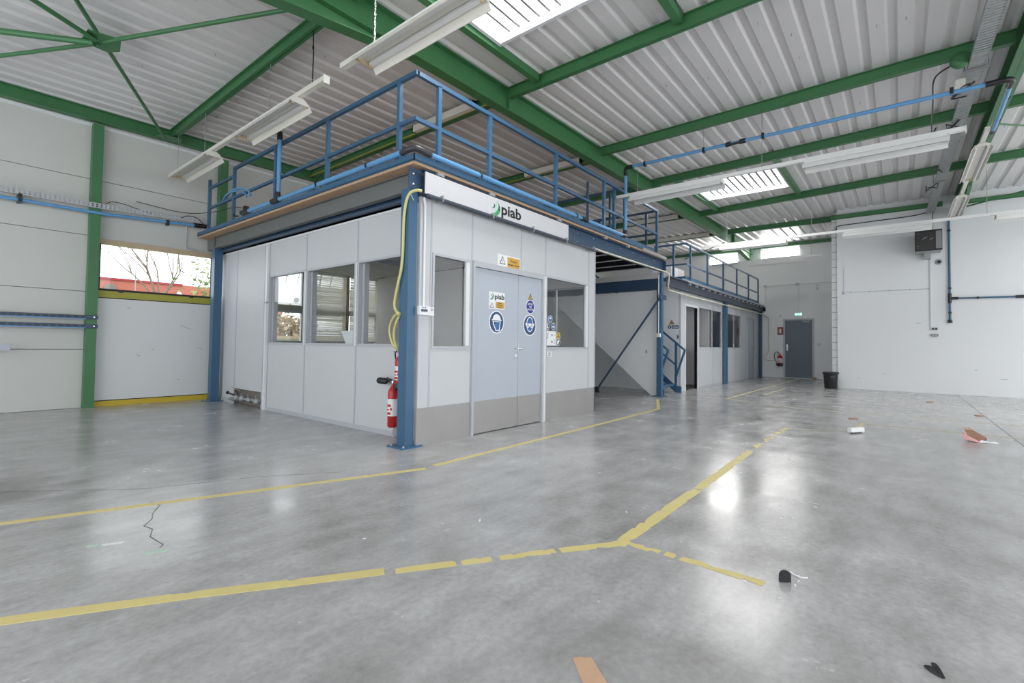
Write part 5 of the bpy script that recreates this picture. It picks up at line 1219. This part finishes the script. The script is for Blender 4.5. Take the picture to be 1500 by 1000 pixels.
tape([(-.6,3.25),(.242,2.731),(.80,2.385),(1.13,2.16),(1.455,1.943)], .068, 'near yellow floor line coming in from the left edge, worn patch in its middle', 3, wear=.25)
tape([(1.47,1.925),(1.82,1.69),(2.10,1.505),(2.50,1.225)], .062, 'torn short yellow line that ends in the junction of three tapes', 4, wear=.38, gaps=((.0,.012),(.27,.275),(.415,.435),(.605,.61),(.70,.712),(.90,.904)))
tape([(2.48,1.225),(4.2,1.23),(5.5,1.25)], .082, 'yellow line leading away from the tape junction to the middle floor, near half', 5, wear=.35, gaps=((.45,.452),(.70,.702),(.86,.862)))
tape([(5.5,1.25),(6.6,1.245),(7.60,1.235)], .078, 'badly flaked far half of the yellow line that leads away from the tape junction', 6, wear=1.0, gaps=((.08,.16),(.32,.38),(.47,.50),(.62,.67),(.80,.83)))
tape([(2.53,1.235),(2.54,.95),(2.535,.70),(2.52,.50)], .056, 'short yellow line from the tape junction towards the black end cap', 7, wear=.55, gaps=((.31,.345),(.44,.45)))
tape([(7.57,1.235),(7.75,.85),(7.93,.52)], .030, 'thin yellow stretch between the flaked line and the white block', 8, 'tapef', wear=.5)
tape([(7.96,.46),(8.86,.445)], .085, 'short broad yellow piece just behind the white block', 9, wear=.9, gaps=((.35,.42),(.66,.74)))
tape([(8.875,.46),(8.86,-.30),(8.79,-1.22),(8.70,-2.4)], .050, 'thin yellow line running to the right edge past the crumpled card', 10, 'tapef', wear=.4)
tape([(10.99,2.90),(14,2.89),(17.9,2.89),(20.2,2.86)], .060, 'far yellow line running to the grey fire door', 11, 'tapef', wear=.2)
tape([(11.02,2.90),(10.5,2.05),(10.18,1.26)], .055, 'faint yellow line turning off from the far line towards the right', 12, 'tapef', wear=.6, gaps=((.4,.47),(.7,.74)))
tape([(10.18,1.20),(10.28,.2),(10.30,-1.4),(10.3,-2.6)], .045, 'faintest yellow line continuing across the far floor to the right edge', 13, 'tapef', wear=.7, gaps=((.1,.13),(.3,.34),(.52,.55)))
tape([(12.6,2.49),(15.1,2.45)], .050, 'short faint yellow line beside the far line to the fire door', 14, 'tapef', wear=.5)
pc = [(1.487,.905),(1.513,.885),(1.518,.868),(1.535,.858),(1.39,.67),(1.33,.735),(1.345,.75)]
tag(new('floor_tape', MB().prism(pc[::-1], 0, .002, FZ(0,0,0)), M['peach']), 'torn peach-brown tape strip at the bottom edge of the picture', 'floor marking')

# ================================================================== LITTER
wb = thing('white_block', (7.81, .45, .0), 'white oblong block lying on the floor at the corner of the yellow line', 'block')
new('body', MB().bar((7.70,.515,.045),(7.90,.385,.045),.05,.055), M['paper'], wb); new('foot', MB().bar((7.73,.495,.010),(7.87,.405,.010),.03,.02), M['ink'], wb)  # black bar underneath stands in for the shadow below the block
kc = thing('crumpled_card', (8.2, -.72, 0), 'crumpled brown card with pink and white paper on the floor at right', 'litter')
k = lambda pts: [(8.15+(x-8.15)*.66, -.70+(y+.70)*.66, z*.85) for x, y, z in pts]
new('card', MB()._add(k([(8.22,-.60,.02),(8.16,-.86,.015),(8.10,-.82,.02),(8.22,-.57,.16),(8.25,-.66,.17),(8.14,-.88,.06),(8.20,-.64,.0),(8.10,-.78,.0),(8.12,-.64,.03)]), [(0,1,2,8),(8,3,4,2),(4,5,1,0),(0,6,7,1),(2,4,5)]), M['card'], kc)
new('flap', MB()._add(k([(8.22,-.565,.165),(8.24,-.66,.18),(8.18,-.70,.15),(8.19,-.58,.145)]), [(0,1,2,3)]), M['peach'], kc)
new('pink_sheet', MB()._add(k([(8.10,-.53,.095),(8.11,-.55,.11),(8.0,-.78,.012),(7.96,-.75,.004),(8.02,-.56,.03),(8.0,-.72,.0)]), [(0,1,2,3),(0,3,5,4)]), M['pink'], kc)
new('white_sheet', MB()._add(k([(8.02,-.74,.01),(8.06,-.80,.035),(8.04,-.90,.02),(8.08,-.98,.03),(8.02,-1.02,.006),(7.97,-.88,.012),(7.95,-.78,.004)]), [(0,1,2,6),(2,3,4,5),(2,5,6)]), M['paper'], kc)
ecp = MB().prism([(-.026,0),(.026,0),(.026,.028)] + [(.026*math.cos(math.radians(a)), .028+.026*math.sin(math.radians(a))) for a in range(15, 180, 15)] + [(-.026,.028)], 0, .012, lambda a, b, d: (2.605+a*.62+d*.7, .425-a*.78+d*.6, b+.001))
tag(new('end_cap', ecp, M['rubber']), 'black round-topped plastic end cap standing upright by the tape end', 'cap')
sm = thing('rubber_scrap', (2.215, -.085, 0), 'black two-lobed rubber scrap at the lower right corner', 'litter')
def leafshape(p, q, w, z1):
    p, q = Vector(p), Vector(q); d = q-p; n_2 = Vector((-d.y, d.x)).normalized(); mb = MB(); up = []; dn = []
    for i in range(9):
        t = i/8; c = p+d*t; k = w*math.sin(math.pi*min(1, .12+.88*t)**.9)*(1 if t < .999 else .1)
        up.append((c.x+n_2.x*k, c.y+n_2.y*k)); dn.append((c.x-n_2.x*k, c.y-n_2.y*k))
    vs = [(x, y, .002) for x, y in up+dn[::-1]]
    mid = [(p.x+d.x*i/8, p.y+d.y*i/8, .006+z1*math.sin(math.pi*i/8)) for i in range(9)]
    mb.v = [(*a, .001) for a in up] + mid + [(*a, .001) for a in dn]
    for i in range(8): mb.f += [(i, i+1, 9+i+1, 9+i), (9+i, 9+i+1, 18+i+1, 18+i)]; mb.sm += [True, True]
    return mb
new('lobe', leafshape((2.20,-.108), (2.238,-.058), .011, .012), M['rubber'], sm)
new('lobe', leafshape((2.20,-.110), (2.272,-.078), .008, .016), M['rubber'], sm)
flk = [((2.49,.575),.012,.03),((2.655,.38),.008,.02),((2.60,.385),.008,.02),((2.42,.42),.008,.02),((2.71,.385),.010,.03),((3.0,1.42),.009,.03),((3.88,.74),.010,.03),((3.83,.66),.010,.03),((3.55,.60),.009,.03),((3.72,.70),.008,.03),((3.62,.55),.010,.04),((4.6,1.1),.02,.05),((2.25,2.05),.012,.05),((1.62,2.35),.007,.02),((5.5,.86),.014,.05),((5.3,.80),.012,.05)]
rnd = random.Random(8); first = None
for i, ((x, y), w_, l_) in enumerate(flk):
    mb = MB().prism([(-l_/2,-w_*.3),(l_*.1,-w_/2),(l_/2,w_*.1),(l_*.15,w_/2),(-l_*.35,w_*.4)], 0, .003, FZ(0,0,0))
    if first is None:
        first = tag(new('paint_flake', mb, M['paper'], loc=(0,0,0)), 'small white flake lying on the grey concrete floor', 'litter', 'white flakes on the floor'); o = first
    else:
        o = first.copy(); COL.objects.link(o); o.scale = (l_/.03, w_/.012, 1)
    o.location = (x, y, .0004); o.rotation_euler = (0, 0, rnd.uniform(0, 3.1))
wc_ = MB().tube(smooth([(2.94,.395),(2.915,.365),(2.90,.345)] and [(2.735,.425,.004),(2.71,.405,.004),(2.70,.375,.004),(2.715,.35,.004)]), .004, 6)
tag(new('wire_offcut', wc_, M['paper']), 'curved white wire offcut on the floor behind the black end cap', 'litter')
# marks on the far floor
for (x, y, lb) in ((11.3,-1.0,'small brown scrap on the far floor before the right wall'),(13.5,-.45,'tiny dark offcut on the far floor near the right wall'),(9.3,.62,'small dark chip on the floor right of the white block')):
    tag(new('floor_scrap', MB().bar((x,y,.008),(x+.05,y-.10,.010),.05,.015), M['card']), lb, 'litter')
SKY, ROOFP, CLP, EXPO = 2.75, (90, 140, 60, 260), 48, 0.15
# ================================================================== OUTSIDE THE WINDOWS
tag(new('lawn', MB().box(-30, 60, YL+.6, 60, -.3, -.06), M['grass']), 'grassy ground outside beyond the left wall windows', 'ground', kind='stuff')
bb = thing('brick_building', (9, 30, -.1), 'long red-brown building seen through the glazed sectional door', 'building')
new('wall', MB().box(2, 8.6, 29, 34, -.1, 3.98), M['brick'], bb)
new('wall', MB()._add([(8.6,29,-.1),(15,31.5,-.1),(15,34,-.1),(8.6,34,-.1),(8.6,29,3.98),(15,31.5,4.15),(15,34,4.15),(8.6,34,3.98)], [(0,3,2,1),(4,5,6,7),(0,1,5,4),(1,2,6,5),(2,3,7,6),(3,0,4,7)]), M['brick'], bb)
new('roof_edge', MB().box(1.95, 8.65, 28.94, 29, 3.93, 4.03), M['maroon'], bb)
new('round_vent', MB().lathe((5.72,28.98,3.48), [(.22,.02),(.27,-.03),(.22,-.05)], 18, 'y'), M['pit'], bb)
new('wall_lamp', MB().lathe((8.5,28.95,3.5), [(.10,.05),(.12,0),(.06,-.1)], 12, 'y'), M['paper'], bb)
tag(new('fence_post', MB().tube([(6.55,28.5,-.1),(6.55,28.5,4.75)], .025, 6).tube([(6.55,28.5,4.73),(7.0,28.5,4.73)], .02, 6), M['galv']), 'thin pole standing before the red-brown building outside', 'pole')
def bare_tree(x, y, z, h, seed, label):
    rnd = random.Random(seed); mb = MB()
    def grow(p, d, l, r, k):
        pts = [p]; 
        for i in range(4):
            d = (d + Vector((rnd.uniform(-.14,.14), rnd.uniform(-.14,.14), rnd.uniform(-.02,.08)))).normalized(); p = p + d*l/4; pts.append(p)
        mb.tube(pts, [r*(1-.45*i/4) for i in range(5)], 6 if k < 2 else 4, cap=False)
        if k < 4:
            for j in range(3 if k < 2 else 2):
                a = rnd.uniform(0, 6.28); s = rnd.uniform(.35,.75)
                grow(pts[rnd.choice((3, 4, 4))], (d + Vector((math.cos(a)*s, math.sin(a)*s, .12))).normalized(), l*rnd.uniform(.6,.8), r*.55, k+1)
    for a, s in ((2.9,.62),(3.5,.35),(2.4,.2),(.3,.45),(5.6,.75),(1.5,.3)):
        grow(Vector((x, y, z+2.75)), Vector((math.cos(a)*s, math.sin(a)*s*.5, 1)).normalized(), h*.24, .042, 1)
    mb.tube([(x,y,z),(x,y,z+1.6),(x,y,z+2.8)], [.14,.11,.08], 8)
    tag(new('bare_tree', mb, M['bark']), label, 'tree')
bare_tree(6.45, 24.5, -.1, 6.4, 3, 'leafless branching tree seen through the glazed sectional door')
def leafy(x, y, z, rx, rz, n, m, label, nm, seed, zlow=.0):
    rnd = random.Random(seed); t = thing(nm, (x, y, -.08), label, 'tree')
    new('trunk', MB().tube([(x,y,-.08),(x,y,z)], [.12,.06], 8), M['bark'], t)
    mb = MB()
    for i in range(n):
        u, v, w = rnd.gauss(0,.45), rnd.gauss(0,.45), rnd.gauss(0,.45)
        c = Vector((x+u*rx, y+v*rx*.6, max(zlow, z+w*rz))); a = rnd.uniform(0, 6.28); s = rnd.uniform(.05,.14)
        p = Vector((math.cos(a), math.sin(a)*.5, rnd.uniform(-.7,.9))).normalized()*s; q = Vector((rnd.uniform(-1,1), rnd.uniform(-1,1), rnd.uniform(-1,1))).normalized()*s*.5
        mb._add([c-p, c+q, c+p, c-q], [(0,1,2,3)])
    new('foliage', mb, M[m], t, kind='stuff')
leafy(7.75, 22.5, 3.3, 1.1, 1.5, 420, 'foliage', 'pale green leafy tree outside at the right side of the glazed sectional door', 'leafy_tree', 5)
leafy(9.0, 18.2, 1.6, .9, .7, 900, 'foliageb', 'brownish shrub outside seen through the lower pane of the first office window', 'shrub', 9)
ob = thing('white_building', (9.7, 18.6, -.1), 'white flat-roofed annex with roof railing seen through the first office side window', 'building')
new('wall', MB().box(8.15, 14, 19.5, 21.5, 2.55, 3.52), M['stone'], ob)
new('column', MB().box(10.55, 10.9, 19.6, 19.9, -.1, 2.55), M['stone'], ob)
new('column', MB().box(8.2, 8.4, 19.6, 19.9, -.1, 2.55), M['stone'], ob)
rr = MB()
for i in range(7): rr.tube([(8.6+i*.5,19.9,3.5),(8.75+i*.5,19.9,4.2)], .025, 6)
rr.tube([(8.6,19.9,4.2),(11.2,19.9,4.2)], .025, 6).tube([(8.6,19.9,3.85),(11.2,19.9,3.85)], .02, 6)
new('roof_railing', rr, M['greyv'], ob)
new('round_vent', MB().lathe((9.9,19.48,2.85), [(.10,.02),(.10,-.03)], 14, 'y'), M['greyv'], ob)
gw = thing('garden_wall', (8.5, 16.2, -.1), 'pale garden wall with coping seen through the first office side window', 'wall')
new('wall', MB().box(6.6, 14, 16.2, 16.4, -.06, 1.20), M['stone'], gw); new('coping', MB().box(6.6, 14, 16.1, 16.5, 1.20, 1.30), M['tan'], gw)

# ================================================================== LIGHT AND CAMERA
W = bpy.data.worlds.new('World'); S.world = W; W.use_nodes = True
nt = W.node_tree; bg = nt.nodes['Background']
bg.inputs['Color'].default_value = (.93, .965, 1.0, 1); bg.inputs['Strength'].default_value = SKY
def area(name, loc, rot, sx, sy, power, col=(1,.985,.96)):
    l = bpy.data.lights.new(name, 'AREA'); l.shape = 'RECTANGLE'; l.size = sx; l.size_y = sy; l.energy = power; l.color = col
    o = bpy.data.objects.new(name, l); COL.objects.link(o); o.location = loc; o.rotation_euler = rot
    return o
for i, (x0, x1, y0, y1) in enumerate(HOLES): area('roof_daylight', ((x0+x1)/2, (y0+y1)/2, zr(x0)-.03+.137), (0,0,0), (x1-x0)*.95, (y1-y0)*.95, ROOFP[i])  # the last two lamps shine from the added, unseen roof lights
for a, b, z0, z1 in CL: area('window_daylight', (XW+.05, (a+b)/2, (z0+z1)/2), (0, math.radians(48), 0), (z1-z0)*.7, (b-a)*.96, CLP)
cam = bpy.data.cameras.new('camera'); co = bpy.data.objects.new('camera', cam); COL.objects.link(co); S.camera = co
cam.sensor_width = 36; cam.lens = 704.15/1500*36; cam.shift_x = 0; cam.shift_y = -15.86/1500; cam.clip_start = .05; cam.clip_end = 300
r_ = ((0.6268714959821422, -0.7790126165183676, 0.013094687102703199), (-0.031264219369262096, -0.008357784689496264, 0.9994762108336119), (-0.778495135573975, -0.62695254265398, -0.02959447832565426))
co.matrix_world = Matrix(((r_[0][0], r_[1][0], r_[2][0], 0), (r_[0][1], r_[1][1], r_[2][1], 0), (r_[0][2], r_[1][2], r_[2][2], 1.10), (0,0,0,1)))
S.view_settings.view_transform = 'Standard'; S.view_settings.look = 'None'; S.view_settings.gamma = 1; S.view_settings.use_curve_mapping = False
S.view_settings.exposure = EXPO
S.cycles.use_denoising = True
S.cycles.max_bounces = 10; S.cycles.diffuse_bounces = 6; S.cycles.transparent_max_bounces = 16; S.cycles.sample_clamp_indirect = 6
